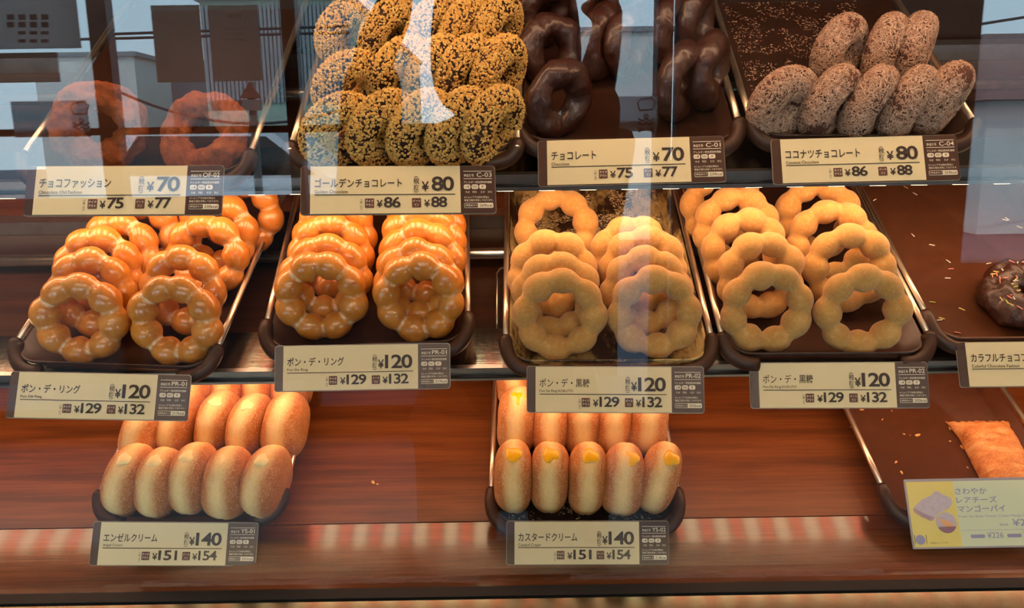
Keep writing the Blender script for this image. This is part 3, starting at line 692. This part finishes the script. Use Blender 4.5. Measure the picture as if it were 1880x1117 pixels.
chl = ['front, by the golden crumb doughnuts', 'behind the front one, by the golden crumb doughnuts', 'third back, by the golden crumb doughnuts', 'rearmost by the golden crumb doughnuts',
       'upper middle pair, nearer the golden crumb doughnuts', 'upper middle pair, nearer the coconut doughnuts', 'behind the upper middle pair, golden side', 'behind the upper middle pair, coconut side',
       'lowest one of the coconut-side column', 'outermost on the coconut side, low', 'coconut side, second back', 'coconut side, outer one of the second back']
for i, (px, py, yw, ln) in enumerate([(1026, 182, 38, 10), (1012, 95, 30, 20), (1000, 22, 40, 10), (1035, -30, 40, 10), (1108, 78, 52, 10), (1155, 78, 56, 10), (1090, 0, 54, 8), (1150, -6, 54, 8),
                                      (1248, 150, 55, 6), (1302, 130, 62, 6), (1230, 52, 60, 6), (1275, 38, 60, 6)]):
    coated('chocolate_ring_doughnut', 'C1', px, py, .031, yw, ln, i, CHM, None, '', 'dark chocolate ring doughnut, %s' % chl[i], 'chocolate rings on the top shelf')
# old-fashioned rings, cracked all round
def old_mesh(name, mat, seed, R0=.023, r=.0145, body=None):
    def rf(t, p):
        crack = math.exp(-((p-1.5*PI-.5)/.22)**2) + .8*math.exp(-((p-1.5*PI+.75)/.2)**2)
        return r*(1+.05*math.sin(4*t+seed)+.04*math.sin(7*t) - .24*crack*(.7+.3*math.sin(9*t+seed)))
    return ring_mesh(name, mat, R0, rf, 150, 44, .0030, 85, seed, .88)
OLD = [old_mesh('old_fashioned_ring', M_OLD, i+1, .0238, .0118) for i in range(2)]
for i, (px, py, yw, ln, h) in enumerate([(183, 234, 26, 22, .034), (375, 246, -10, 58, .026)]):
    o = link('old_fashioned_doughnut', OLD[i % 2]); place(o, 'OF', px, py, h, yw, ln, i*40)
    tag(o, ['orange brown cracked ring doughnut standing above the OF-02 card', 'orange brown cracked ring doughnut lying near the golden crumb tray', 'orange brown cracked ring doughnut by the case end, half lost in reflections'][i], 'doughnut', 'old-fashioned rings on the top shelf')
# chocolate old-fashioned with sprinkles, lying flat
cd = link('sprinkled_chocolate_doughnut', old_mesh('chocolate_cake_ring', M_CHC, 7, .0255, .0165)); place(cd, 'CO', 1888, 545, .0125, 0, 88)
tag(cd, 'flat chocolate doughnut covered in pink and yellow sprinkles on the brown tray', 'doughnut')
SPC = [plain('sprinkle_'+n, S(c), .4, namt=.03) for n, c in (('pink', (240, 140, 120)), ('yellow', (232, 208, 120)), ('green', (176, 190, 70)), ('white', (240, 226, 200)))]
SPM = []
for mm in SPC:
    q = MB(); q.tube([(-.0028, 0, 0), (-.0024, 0, 0), (.0024, 0, 0), (.0028, 0, 0)], [.0002, .00055, .00055, .0002], 8); SPM.append(q.mesh('sprinkle', mm))
rnd = random.Random(3)
for k in range(84):
    a = rnd.uniform(0, 2*PI); rr = .0255+rnd.uniform(-.0105, .0115)
    ps = math.acos(max(-1, min(1, (rr-.0255)/.0165))); y = -.0165*.80*math.sin(ps)*.985
    s = link('sprinkle', SPM[rnd.choice([0, 0, 0, 1, 1, 2, 3])], cd)
    s.matrix_local = T(rr*math.cos(a), y-.0006, rr*math.sin(a)) @ Rx(90) @ Rz(rnd.uniform(0, 180)) @ Ry(rnd.uniform(-10, 10))
spl = [(1663, 344, 1), (1680, 356, 3), (1606, 367, 3), (1676, 432, 3), (1711, 450, 3), (1741, 480, 3), (1746, 494, 0), (1740, 511, 3), (1815, 484, 3), (1712, 555, 2), (1766, 568, 1), (1729, 585, 1), (1725, 588, 3), (1758, 611, 0), (1845, 404, 3), (1849, 402, 3), (1872, 417, 1), (1845, 343, 3)]
for i, (px, py, c) in enumerate(spl):
    s = link('sprinkle', SPM[c]); L = on_tray('CO', px, py, .0008); s.matrix_world = TR['CO'] @ T(*L) @ Rz(rnd.uniform(0, 180))
    tag(s, 'tiny loose sugar sprinkle fallen on the bare brown tray', 'sprinkle', 'loose sprinkles on the brown tray')
# pastry pie: pillow with pinched ends
def pie_mesh():
    nu, nv = 60, 40; vs = []; fs = []; L, Wd = .058, .030
    for j in range(2):
        for a in range(nu+1):
            for b_ in range(nv+1):
                u, v = -1+2*a/nu, -1+2*b_/nv
                hgt = (1-abs(u)**5)**.6*(1-abs(v)**4)**.55
                w_ = Wd*(1 - .10*(1-abs(u)**3) + .10*abs(u)**8); l_ = L*(1+.05*abs(v)**6*math.copysign(1, 1))
                z = (.0035+.0155*hgt if j == 0 else .0004+.0015*(1-hgt))
                P = Vector((v*w_, u*l_, z)); 
                if j == 0: P.z += noise.noise(P*110)*.0016+noise.noise(P*40)*.002+ .0012*math.sin(v*28)*max(0, abs(u)-.8)*5
                P.x += noise.noise(P*60+Vector((3, 0, 0)))*.0016
                vs.append(P)
    n1 = (nu+1)*(nv+1); ix = lambda j, a, b_: j*n1+a*(nv+1)+b_
    for a in range(nu):
        for b_ in range(nv):
            fs.append((ix(0, a, b_), ix(0, a+1, b_), ix(0, a+1, b_+1), ix(0, a, b_+1))); fs.append((ix(1, a, b_), ix(1, a, b_+1), ix(1, a+1, b_+1), ix(1, a+1, b_)))
    for a in range(nu):
        for b_ in (0, nv): fs.append((ix(0, a, b_), ix(0, a+1, b_), ix(1, a+1, b_), ix(1, a, b_)))
    for b_ in range(nv):
        for a in (0, nu): fs.append((ix(0, a, b_), ix(0, a, b_+1), ix(1, a, b_+1), ix(1, a, b_)))
    b = MB(); b.add(vs, fs, True); return b.mesh('pastry_pie', M_PIE)
pie = link('pastry_pie', pie_mesh()); L = on_tray('PI', 1848, 850, .012); pie.matrix_world = TR['PI'] @ T(L.x, L.y, .0004) @ Rz(-2)
tag(pie, 'flaky orange brown pastry pie lying on the nearly empty tray', 'pie')
M_FLK = plain('pastry_flake_mat', S((222, 170, 100)), .6)
def flake(seed, s):
    r = random.Random(seed); n = 6; pts = [(s*r.uniform(.6, 1.2)*math.cos(2*PI*k/n), .55*s*r.uniform(.6, 1.2)*math.sin(2*PI*k/n)) for k in range(n)]
    q = MB(); q.prism(pts, 0, .0006); return q.mesh('pastry_flake', M_FLK)
for i, (px, py, s) in enumerate([(1582, 753, .0025), (1620, 771, .0016), (1637, 755, .0012), (1660, 798, .0018), (1684, 800, .0038), (1744, 787, .0028), (1768, 822, .0038), (1744, 811, .0018), (1645, 849, .0022), (1655, 868, .0024), (1776, 859, .0012), (1562, 785, .0014), (1671, 800, .001)]):
    o = link('pastry_flake', flake(i, s)); L = on_tray('PI', px, py, .0002); o.matrix_world = TR['PI'] @ T(*L) @ Rz(i*50)
    tag(o, 'small golden pastry flake fallen on the nearly empty pie tray', 'crumb', 'pastry flakes on the pie tray')
for i, (px, py) in enumerate([(685, 887), (693, 890)]):
    o = link('pastry_flake', flake(30+i, .0028-.001*i)); P = onz(px, py, FL); o.matrix_world = T(P.x, P.y, FL+.0002) @ Rz(130+30*i)
    tag(o, ['larger', 'smaller'][i]+' pale crumb on the bare wooden counter between the cream bun trays', 'crumb')
# loose coatings on the tray floors
def scatter(name, key, mat, n, quad, size, seed, label, flat=True, dens=0):
    r = random.Random(seed); b = MB()
    P = [on_tray(key, *q, .0004) for q in quad]
    for _ in range(n):
        u, v = r.random(), r.random()
        p = P[0]*(1-u)*(1-v)+P[1]*u*(1-v)+P[2]*u*v+P[3]*(1-u)*v
        if noise.noise(p*45+Vector((seed, 0, 0))) < dens*r.uniform(.3, 1.7) or abs(p.x) > HW-.016 or not .016 < p.y < TD-.016: continue
        s = size*r.uniform(.4, 1.4); a = r.uniform(0, PI); dx, dy = math.cos(a)*s*1.6, math.sin(a)*s*1.6; ex, ey = -math.sin(a)*s*.45, math.cos(a)*s*.45
        b.add([(p.x-dx-ex, p.y-dy-ey, .0003), (p.x-dx+ex, p.y-dy+ey, .0003), (p.x+dx+ex, p.y+dy+ey, .0003), (p.x+dx-ex, p.y+dy-ey, .0003), (p.x, p.y, .0003+s*.7)], [(0, 1, 4), (1, 2, 4), (2, 3, 4), (3, 0, 4), (3, 2, 1, 0)])
    o = b.build(name, mat); o.matrix_world = TR[key]; tag(o, label, 'crumbs', None, 'stuff')
scatter('coconut_crumbs', 'C4', M_COC, 3600, [(1345, 190), (1620, 190), (1560, -40), (1285, -40)], .00062, 5, 'pale coconut shreds scattered over the floor of the C-04 tray', dens=-.12)
scatter('golden_crumbs', 'C3', M_NUT, 900, [(560, 300), (950, 300), (940, -30), (600, -30)], .0008, 6, 'golden crumbs scattered on the floor of the C-03 tray', dens=-.1)
M_SUG = plain('sugar_grains_mat', S((226, 206, 160)), .7)
scatter('sugar_powder', 'PC', M_SUG, 4200, [(950, 440), (1240, 440), (1225, 330), (945, 330)], .0007, 8, 'dried brown sugar powder caked over the back of the PR-02 tray', dens=.0)
scatter('sugar_powder', 'YB', M_SUG, 700, [(930, 955), (1215, 955), (1215, 905), (930, 905)], .0005, 9, 'white sugar spilled along the front of the YS-02 tray', dens=.0)
# ------------------------------------------------------------------ front pane of the case
up_ = Vector((0, math.sin(GT), math.cos(GT)))
def pane_box(x0, x1, s0, s1, th):
    q = MB(); A = [GP + up_*s for s in (s0, s1)]
    vs = []
    for d in (0, th):
        for s in A:
            for x in (x0, x1): vs.append((x, s.y + GN.y*d, s.z + GN.z*d))
    q.add(vs, [(0, 1, 3, 2), (4, 6, 7, 5), (0, 4, 5, 1), (2, 3, 7, 6), (0, 2, 6, 4), (1, 5, 7, 3)]); return q
pn = pane_box(XL, XR, .019, .655, .004).build('glass_pane', M_GLASS)
tag(pn, 'slanted clear glass pane across the front of the doughnut case', 'glass')

# ------------------------------------------------------------------ the shop and the street the pane mirrors
M_SHOPW = plain('shop_wall_paint', S((84, 62, 48)), .7); M_SHOPF = plain('shop_floor_tile', S((70, 60, 54)), .5); M_SHOPC = plain('shop_ceiling_paint', S((150, 140, 125)), .8)
M_FRAME = plain('window_frame_brown', S((58, 38, 28)), .5)
YW = -2.55; SX = 2.6
def st(name, mat, a, b, label, cat, kind='structure'):
    o = MB().box(a, b).build(name, mat); tag(o, label, cat, kind=kind); return o
st('floor', M_SHOPF, (-SX, YW-.1, ZF-.05), (SX, 1.0, ZF), 'dark shop floor in front of the case', 'floor')
st('ceiling', M_SHOPC, (-SX, YW-.1, 1.9), (SX, 1.0, 1.95), 'shop ceiling above the case', 'ceiling')
st('wall_left', M_SHOPW, (-SX-.05, YW-.1, ZF), (-SX, 1.0, 1.9), 'shop side wall', 'wall'); st('wall_right', M_SHOPW, (SX, YW-.1, ZF), (SX+.05, 1.0, 1.9), 'shop side wall', 'wall')
st('wall_back', M_SHOPW, (-SX, 1.0, ZF), (SX, 1.05, 1.9), 'shop wall behind the case', 'wall')
wx = lambda px, py=100: seen_in_pane(px, py, YW).x
def wzz(px, py): return seen_in_pane(px, py, YW).z
zt = 1.12  # unseen window head, set low to cut the high sky light
st('wall_front', M_SHOPW, (-SX, YW-.1, zt), (SX, YW, 1.9), 'shop wall over the street window', 'wall')
for i, (a, b) in enumerate([(1207, 1235), (1246, 1797)]):
    st('wall_front.%03d' % (i+1), M_SHOPW, (wx(a), YW-.1, ZF), (wx(b), YW, zt), 'solid pier of the shop front between the street windows', 'wall')
for i, (a, b) in enumerate([(168, 203), (520, 546)]):
    st('trim_%d' % (i+1), M_FRAME, (wx(a), YW-.06, ZF), (wx(b), YW, zt), 'brown upright bar of the street window', 'window bar')
st('trim_3', M_FRAME, (-SX, YW-.06, wzz(300, 246)), (wx(1207), YW, wzz(300, 233)), 'brown cross bar of the street window', 'window bar')
st('trim_4', M_FRAME, (-SX, YW-.06, ZF), (wx(1207), YW, ZF+.12), 'bottom rail of the street window', 'window bar')
def thin_paper(name, col, tr):
    k = NT(name); k.set(Base__Color=col, Roughness=.8); t = k.n('ShaderNodeBsdfTranslucent'); t.inputs[0].default_value = col
    mx = k.n('ShaderNodeMixShader'); mx.inputs[0].default_value = tr; k.l(k.b.outputs[0], mx.inputs[1]); k.l(t.outputs[0], mx.inputs[2]); k.l(mx.outputs[0], k.o.inputs[0]); return k.m
M_PAPER = thin_paper('notice_paper', S((206, 190, 178)), .65); M_PINK = plain('notice_ink', S((50, 40, 36)), .8)
def notice(x0, x1, y0, y1, rows, head, label):
    a, b = seen_in_pane(x0, y0, YW+.03), seen_in_pane(x1, y1, YW+.03)
    root = empty('paper_notice', T((a.x+b.x)/2, YW+.03, (a.z+b.z)/2)); tag(root, label, 'notice')
    w_, h_ = abs(b.x-a.x), abs(a.z-b.z); MB().box((-w_/2, -.0006, -h_/2), (w_/2, .0006, h_/2)).build('sheet', M_PAPER, root)
    if head:   # reads from inside the shop
        for s, zz_, sz in [(head, .36, .055)]+[(t, .20-.075*k, .032) for k, t in enumerate(rows)]:
            me, x0_, x1_, y0_, y1_ = text_mesh(s, M_PINK, .01); f = sz*h_/(y1_-y0_)
            wd_ = min(f, .86*w_/(x1_-x0_)); 
            link('lettering', me, root, T(0, .0012, zz_*h_) @ Rz(180) @ Rx(90) @ Matrix.Diagonal((wd_, f, .002, 1)) @ T(-(x0_+x1_)/2, -(y0_+y1_)/2, 0))
    return root
notice(277, 378, 10, 150, [], None, 'plain brownish paper notice taped inside the street window')
notice(382, 482, 10, 148, ['いつもご利用いただき', 'ありがとうございます', 'ご迷惑をおかけします'], 'お客様へ', 'headed paper notice taped inside the street window')
M_BOARD = plain('menu_board_paint', S((110, 92, 78)), .7); 
def panel(name, x0, y0, x1, y1, Y, mat, d, label, cat):
    a, b = seen_in_pane(x0, y0, Y), seen_in_pane(x1, y1, Y)
    o = MB().box((min(a.x, b.x), Y-d, min(a.z, b.z)), (max(a.x, b.x), Y, max(a.z, b.z))).build(name, mat); tag(o, label, cat); return o
panel('menu_poster', -40, -60, 150, 88, YW+.02, thin_paper('poster_pale', S((226, 220, 216)), .65), .004, 'pale poster with product pictures inside the street window', 'poster')
for j, y_ in enumerate((31, 45, 60, 75)):
    for i_, x_ in enumerate((20, 41, 62, 83)):
        if j > 1 and i_ == 0: continue
        panel('picture_tile', x_-7, y_-(5 if j < 2 else 3), x_+7, y_+(5 if j < 2 else 3), YW+.025, M_BADGE, .003, 'brown product picture on the pale poster in the street window', 'picture')['group'] = 'product pictures on the pale poster'
panel('notice_board', -60, 98, 110, 150, YW+.02, M_BOARD, .01, 'brown board fixed inside the street window', 'board')
# frosted band with a bread emblem on the window
M_FROST = thin_paper('frosted_film', S((225, 228, 228)), .7); M_EMB = plain('emblem_ink', S((70, 66, 66)), .6)
def sticker(x0, x1, y0, y1, marks, label):
    a, b = seen_in_pane(x0, y0, YW+.01), seen_in_pane(x1, y1, YW+.01); c = (a+b)/2; root = empty('window_sticker', T(c.x, YW+.01, c.z)); tag(root, label, 'sticker')
    MB().box((-abs(b.x-a.x)/2, -.0004, -abs(a.z-b.z)/2), (abs(b.x-a.x)/2, .0004, abs(a.z-b.z)/2)).build('frosted_film', M_FROST, root)
    for px, py in marks:
        p = seen_in_pane(px, py, YW+.012); q = MB(); u = .001*abs(a.z-b.z)/.115
        L = lambda pts, r=.0028: q.tube([(x*u*1000, .003, z*u*1000) for x, z in pts], r, 6)
        L([(-.022, .018), (-.030, .042), (-.018, .054), (.016, .058), (.030, .046), (.020, .020), (-.022, .018)])
        q.tube([(.006*u*1000*math.cos(R_(t)), .003, -.002+.006*u*1000*math.sin(R_(t))) for t in range(0, 360, 30)], .003, 6, True)
        for z in (-.014, -.026): L([(-.026, z+.005), (-.013, z-.004), (0, z+.004), (.013, z-.004), (.026, z+.005)], .0034)
        q.add([(-.026*u*1000, .003, -.036*u*1000), (0, .003, -.045*u*1000), (-.026*u*1000, .003, -.056*u*1000), (.026*u*1000, .003, -.036*u*1000), (.026*u*1000, .003, -.056*u*1000)], [(0, 1, 2), (3, 4, 1)])
        link('emblem', q.mesh('emblem', M_EMB), root, T(p.x-c.x, 0, p.z-c.z))
sticker(1060, 1206, 178, 240, [(1100, 212), (1186, 212)], 'frosted band with bread slice emblems across the middle street window')
sticker(20, 167, 186, 250, [(150, 220)], 'frosted band with one bread slice emblem on the end street window')
# the street
M_ASPH = plain('street_paving', S((80, 78, 86)), .8, nscale=4); M_WBLD = plain('white_render', S((226, 222, 214)), .8, nscale=2, namt=.05); M_GBLD = plain('grey_render', S((150, 150, 152)), .8, nscale=2)
M_GREEN = plain('pale_green_siding', S((166, 182, 164)), .7, nscale=2, namt=.05); M_ROOF = plain('red_brown_roof', S((128, 92, 84)), .8)
g_ = MB().box((-40, -60, ZF-.12), (40, YW-.1, ZF-.07)).build('street', M_ASPH); tag(g_, 'grey paving of the street outside the shop', 'street', kind='structure')
def block(name, x0, y0, x1, Y, D, mat, label, extra=None):
    a, b = seen_in_pane(x0, y0, Y), seen_in_pane(x1, y0, Y); zt_ = a.z
    root = empty(name, T((a.x+b.x)/2, Y, ZF-.07)); tag(root, label, 'building')
    hw = abs(b.x-a.x)/2
    MB().box((-hw, -D, 0), (hw, 0, zt_-ZF+.07)).build('walls', mat, root)
    MB().box((-hw-.05, -D-.05, zt_-ZF+.07), (hw+.05, .05, zt_-ZF+.13)).build('parapet', M_GBLD, root)
    return root, hw, zt_-ZF+.07
block('white_building', 60, 106, 246, -11, 1.2, M_WBLD, 'flat roofed white building across the street')
block('grey_building', 244, 112, 345, -12.5, 6, M_GBLD, 'flat roofed grey building beyond the white one')
rt, hw, hh = block('green_building', 366, 2, 640, -9.5, 8, M_GREEN, 'tall pale green building with a ribbed upper wall and round sign')
q = MB()
for k in range(36): q.box((-hw+.02+k*hw/18, .0, hh*.60), (-hw+.05+k*hw/18, .03, hh*.98))
q.build('ribs', M_GBLD, rt)
q = MB(); q.tube([(-.45+.18*math.cos(R_(a)), .06, hh*.84+.18*math.sin(R_(a))) for a in range(0, 360, 15)], .02, 8, True); q.build('round_sign', M_GBLD, rt)
block('shop_building', 1060, 60, 1230, -10, 6, M_WBLD, 'low white building across the street, opposite the middle window')
rt, hw, hh = block('tiled_house', 1815, 185, 2100, -10, 6, M_WBLD, 'house with a red brown pitched roof across the street')
q = MB(); q.add([(-hw-.2, .3, hh), (hw+.2, .3, hh), (hw+.2, -6.3, hh), (-hw-.2, -6.3, hh), (-hw*.3, -1.5, hh+1.0), (hw*.3, -1.5, hh+1.0)], [(0, 1, 5, 4), (1, 2, 5), (2, 3, 4, 5), (3, 0, 4), (3, 2, 1, 0)]); q.build('roof', M_ROOF, rt)
M_CABLE = plain('overhead_cable', S((30, 30, 32)), .6)
for i, (xa, ya, xb, yb) in enumerate([(205, 55, 640, 40), (-60, 70, 640, 52), (205, 155, 640, 190), (1780, 40, 2000, 5)]):
    a, b = seen_in_pane(xa, ya, -8), seen_in_pane(xb, yb, -8); q = MB()
    q.tube([a.lerp(b, t/12) - Vector((0, 0, .25*4*(t/12)*(1-t/12)*(i == 2)+.04)) for t in range(13)], .014, 6)
    tag(q.build('overhead_cable', M_CABLE), ['upper cable crossing the sky outside', 'second cable across the sky outside', 'sagging cable outside', 'cable outside above the tiled house'][i]+', seen in the pane', 'cable')
# warning triangle and arrow board on a post
M_SIGN = plain('sign_dark_red', S((120, 62, 48)), .6); M_ARW = plain('sign_grey', S((120, 116, 112)), .6)
Ys = -4.2; A = seen_in_pane(458, 150, Ys); B_ = seen_in_pane(440, 180, Ys); Cc = seen_in_pane(480, 180, Ys)
rt = empty('warning_sign', T(A.x, Ys, ZF-.07)); tag(rt, 'roadworks warning triangle over an arrow board on a post outside', 'sign')
iv = rt.matrix_world.inverted
tri = MB(); tri.add([(B_.x, Ys, B_.z), (Cc.x, Ys, Cc.z), (A.x, Ys, A.z), (B_.x, Ys-.02, B_.z), (Cc.x, Ys-.02, Cc.z), (A.x, Ys-.02, A.z)], [(0, 1, 2), (5, 4, 3), (0, 3, 4, 1), (1, 4, 5, 2), (2, 5, 3, 0)])
rt.matrix_world = T(A.x, Ys, ZF-.07); bpy.context.view_layer.update()
part(tri, 'triangle', M_SIGN, rt)
p1, p2 = seen_in_pane(388, 184, Ys), seen_in_pane(480, 202, Ys)
part(MB().box((p1.x, Ys-.02, p2.z), (p2.x, Ys, p1.z)), 'arrow_board', M_ARW, rt)
ch = MB(); w_ = (p2.x-p1.x)/7; h_ = p1.z-p2.z
for k in range(4):
    x = p1.x+w_*(k+.6); ch.add([(x, Ys+.005, p2.z+h_/2), (x+w_*.5, Ys+.005, p1.z), (x+w_*.9, Ys+.005, p1.z), (x+w_*.4, Ys+.005, p2.z+h_/2), (x+w_*.9, Ys+.005, p2.z), (x+w_*.5, Ys+.005, p2.z)], [(0, 1, 2, 3), (0, 3, 4, 5)])
part(ch, 'chevrons', M_SIGN, rt)
part(MB().box((A.x-.02, Ys-.05, ZF-.07), (A.x+.02, Ys-.022, A.z)), 'post', M_ARW, rt)
a, b = seen_in_pane(940, 352, -3.6), seen_in_pane(940, 478, -3.6)
hd_ = MB().box((-4, -3.66, ZF-.07), (wx(1207), -3.6, a.z)).build('added_screen', plain('added_screen_dark', S((38, 36, 36)), .7)); tag(hd_, 'low dark screen added outside the window to darken the lower reflection', 'added_screen')  # dark screen added to block the pale veil mirrored in the pane
a = seen_in_pane(1797, 482, YW)
st('wall_front.003', M_SHOPW, (wx(1797), YW-.1, ZF), (SX, YW, a.z), 'low wall added under the end street window to darken its reflection', 'wall')  # added to keep the lower street out of the pane's reflection
for s_, y_, z0_, x0_ in ((0, -1.15, 1.86, 0), (1, -1.75, 1.86, 0)):  # unseen fill lamps, added to lift the doughnut fronts
    rt = empty('fill_lamp', T(x0_, y_, z0_)); tag(rt, ['nearer', 'farther'][s_]+' long fill lamp added out of view to brighten the doughnut fronts', 'lamp')
    MB().box((-1.3, -.07, .0), (1.3, .07, .04)).build('housing', M_ALU, rt); MB().box((-1.28, -.05, -.012), (1.28, .05, -.0005)).build('diffuser', emit('fill_lamp_white', (1, .88, .70, 1), 16), rt)
# parked white car
def car(px, py, Y, label):
    P = seen_in_pane(px, py, Y); root = empty('car', T(P.x, Y, ZF-.07)); tag(root, label, 'car')
    prof = [(-1.7, .28), (1.7, .28), (1.75, .65), (1.55, .86), (.75, .95), (.2, 1.42), (-1.2, 1.46), (-1.62, 1.0), (-1.74, .8)]
    q = MB(); q.loft([[(x, y, z) for x, z in prof] for y in (-1.5, 0)], smooth=False); q.build('body', plain('white_car_paint', S((232, 232, 234)), .2, coat=1, namt=.02), root)
    q = MB(); q.add([(.62, .006, .98), (.15, .006, 1.36), (-1.1, .006, 1.38), (-1.4, .006, 1.0)], [(0, 1, 2, 3)]); q.add([(.62, .001, .98), (.15, .001, 1.36), (-1.1, .001, 1.38), (-1.4, .001, 1.0)], [(3, 2, 1, 0)]); q.build('side_window', plain('car_window', S((28, 32, 36)), .1), root)
    for x in (-1.05, 1.05):
        q = MB(); q.prism([(.3*math.cos(R_(a)), .3*math.sin(R_(a))) for a in range(0, 360, 15)], -.1, .1, T(x, -.05, .3) @ Rx(90)); q.build('wheel', plain('tyre_rubber', S((26, 26, 28)), .7), root)
    return root
car(465, 320, -7.5, 'white car parked on the street outside')

# ------------------------------------------------------------------ the photographer, mirrored in the pane
def skin_body(name, mat, chains, root_i=0, sub=2):
    vs, es, rs = [], [], []
    key = {}
    for ch in chains:
        prev = None
        for nm, p, r in ch:
            if nm in key: i = key[nm]
            else:
                i = len(vs); vs.append(p); rs.append(r); key[nm] = i
            if prev is not None and prev != i: es.append((prev, i))
            prev = i
    me = bpy.data.meshes.new(name); me.from_pydata(vs, es, []); o = bpy.data.objects.new(name, me); COL.objects.link(o)
    md = o.modifiers.new('skin', 'SKIN'); md.use_smooth_shade = True
    for i, v in enumerate(me.skin_vertices[0].data): v.radius = rs[i] if isinstance(rs[i], tuple) else (rs[i], rs[i]); v.use_root = (i == root_i)
    sb = o.modifiers.new('sub', 'SUBSURF'); sb.levels = sb.render_levels = sub
    bpy.context.view_layer.update()
    m2 = bpy.data.meshes.new_from_object(o.evaluated_get(bpy.context.evaluated_depsgraph_get())); m2.name = name
    bpy.data.objects.remove(o); bpy.data.meshes.remove(me); m2.materials.clear(); m2.materials.append(mat)
    for p in m2.polygons: p.use_smooth = True
    q = bpy.data.objects.new(name, m2); COL.objects.link(q); return q
M_SKIN = plain('skin_tone', S((150, 105, 80)), .6); M_COAT = plain('dark_coat', S((30, 28, 32)), .85); M_HAIR = plain('dark_hair', S((20, 16, 14)), .6); M_TROU = plain('dark_trousers', S((26, 28, 36)), .85)
by = -.70; DZ = -.13
HAND = {-1: seen_in_pane(728, 14, -.455), 1: seen_in_pane(1122, 60, -.455)}
def limb(s, k=1.0, d=0):
    h = HAND[s]
    return [('ch', (0, by, .44+DZ), (.15+d, .10+d)), ('sh%d' % s, (s*.165, by+.01, .475+DZ), .06+d), ('el%d' % s, ((-.235, .085)[s > 0], by+.09, .12), .044+d), ('wr%d' % s, (h.x*(1.28, .9)[s > 0], -.505, h.z-.05), .031+d)]
trunk = [('pe', (0, by, .06+DZ), (.14, .10)), ('wa', (0, by, .24+DZ), (.125, .09)), ('ch', (0, by, .44+DZ), (.15, .10)), ('nk', (0, by+.01, .545+DZ), .055), ('hd', (0, by+.035, .64+DZ), (.070, .085)), ('tp', (0, by+.02, .735+DZ), (.066, .08))]
chains = [trunk]
for s in (-1, 1):
    h = HAND[s]; ax = abs(h.x); palm = ('pa%d' % s, (h.x, -.462, h.z), (.034, .020))
    chains.append(limb(s)+[palm])
    for f, (dz, ln) in enumerate(((.030, .9), (.012, 1.0), (-.006, .95), (-.022, .75))):
        chains.append([palm, ('k%d%d' % (s, f), (s*(ax-.006), -.440, h.z+.02+dz), .0095), ('f%d%d' % (s, f), (s*(ax-.016*ln), -.416, h.z+.034+dz), .0085), ('t%d%d' % (s, f), (s*(ax-.042*ln), -.408, h.z+.036+dz), .0070)])
    chains.append([palm, ('th%d' % s, (s*(ax-.014), -.470, h.z+.022), .010), ('tt%d' % s, (s*(ax-.040), -.450, h.z+.036), .008)])
    chains.append([('pe', 0, 0), ('hp%d' % s, (s*.095, by, DZ), .085), ('kn%d' % s, (s*.105, by+.02, -.41), .058), ('an%d' % s, (s*.11, by-.01, -.72), .042), ('to%d' % s, (s*.12, by+.14, -.765), .032)])
pr = skin_body('person', M_SKIN, chains); tag(pr, 'person in a dark coat holding up a phone, mirrored in the glass pane', 'person')
jk = skin_body('coat', M_COAT, [[('pe', (0, by, -.02+DZ), (.165, .125)), ('wa', (0, by, .24+DZ), (.150, .115)), ('ch', (0, by, .44+DZ), (.17, .125)), ('nk', (0, by+.005, .515+DZ), .075)], limb(-1, d=.014), limb(1, d=.014)]); jk.parent = pr
tr = skin_body('trousers', M_TROU, [[('pe', (0, by, .03+DZ), (.15, .11)), ('hp-1', (-.095, by, -.02+DZ), .095), ('kn-1', (-.105, by+.02, -.41), .07), ('an-1', (-.11, by-.01, -.70), .056)], [('pe', 0, 0), ('hp1', (.095, by, -.02+DZ), .095), ('kn1', (.105, by+.02, -.41), .07), ('an1', (.11, by-.01, -.70), .056)]]); tr.parent = pr
hr = skin_body('hair', M_HAIR, [[('a', (0, by-.02, .52+DZ), (.135, .06)), ('b', (0, by-.02, .66+DZ), (.14, .08)), ('c', (0, by+.005, .765+DZ), (.12, .09)), ('d', (0, by+.06, .785+DZ), (.08, .05))]]); hr.parent = pr
for s in (-1, 1):
    q = MB(); q.tube([(s*.026-.011, by+.118, .668+DZ), (s*.026, by+.121, .669+DZ), (s*.026+.011, by+.118, .668+DZ)], [.002, .007, .002], 10); e = q.build('eye', M_HAIR); e.parent = pr
q = MB(); q.tube([(0, by+.112, .672+DZ), (0, by+.128, .645+DZ), (0, by+.118, .632+DZ)], [.006, .012, .010], 10); q.build('nose', M_SKIN).parent = pr
q = MB(); q.tube([(-.022, by+.108, .606+DZ), (0, by+.116, .606+DZ), (.022, by+.108, .606+DZ)], [.002, .006, .002], 10); q.build('mouth', plain('lips', S((120, 66, 60)), .5)).parent = pr
ph = MB().box((-.082, -.038, -.0085), (.082, .038, 0)).build('phone', plain('phone_body', S((18, 18, 20)), .3)); mm = co.matrix_world.copy(); mm.translation = CAM - fwd*.012 + RGT*.02
ph.matrix_world = mm @ T(0, 0, .0085); tag(ph, 'dark phone held up in both hands, behind the viewpoint', 'phone')
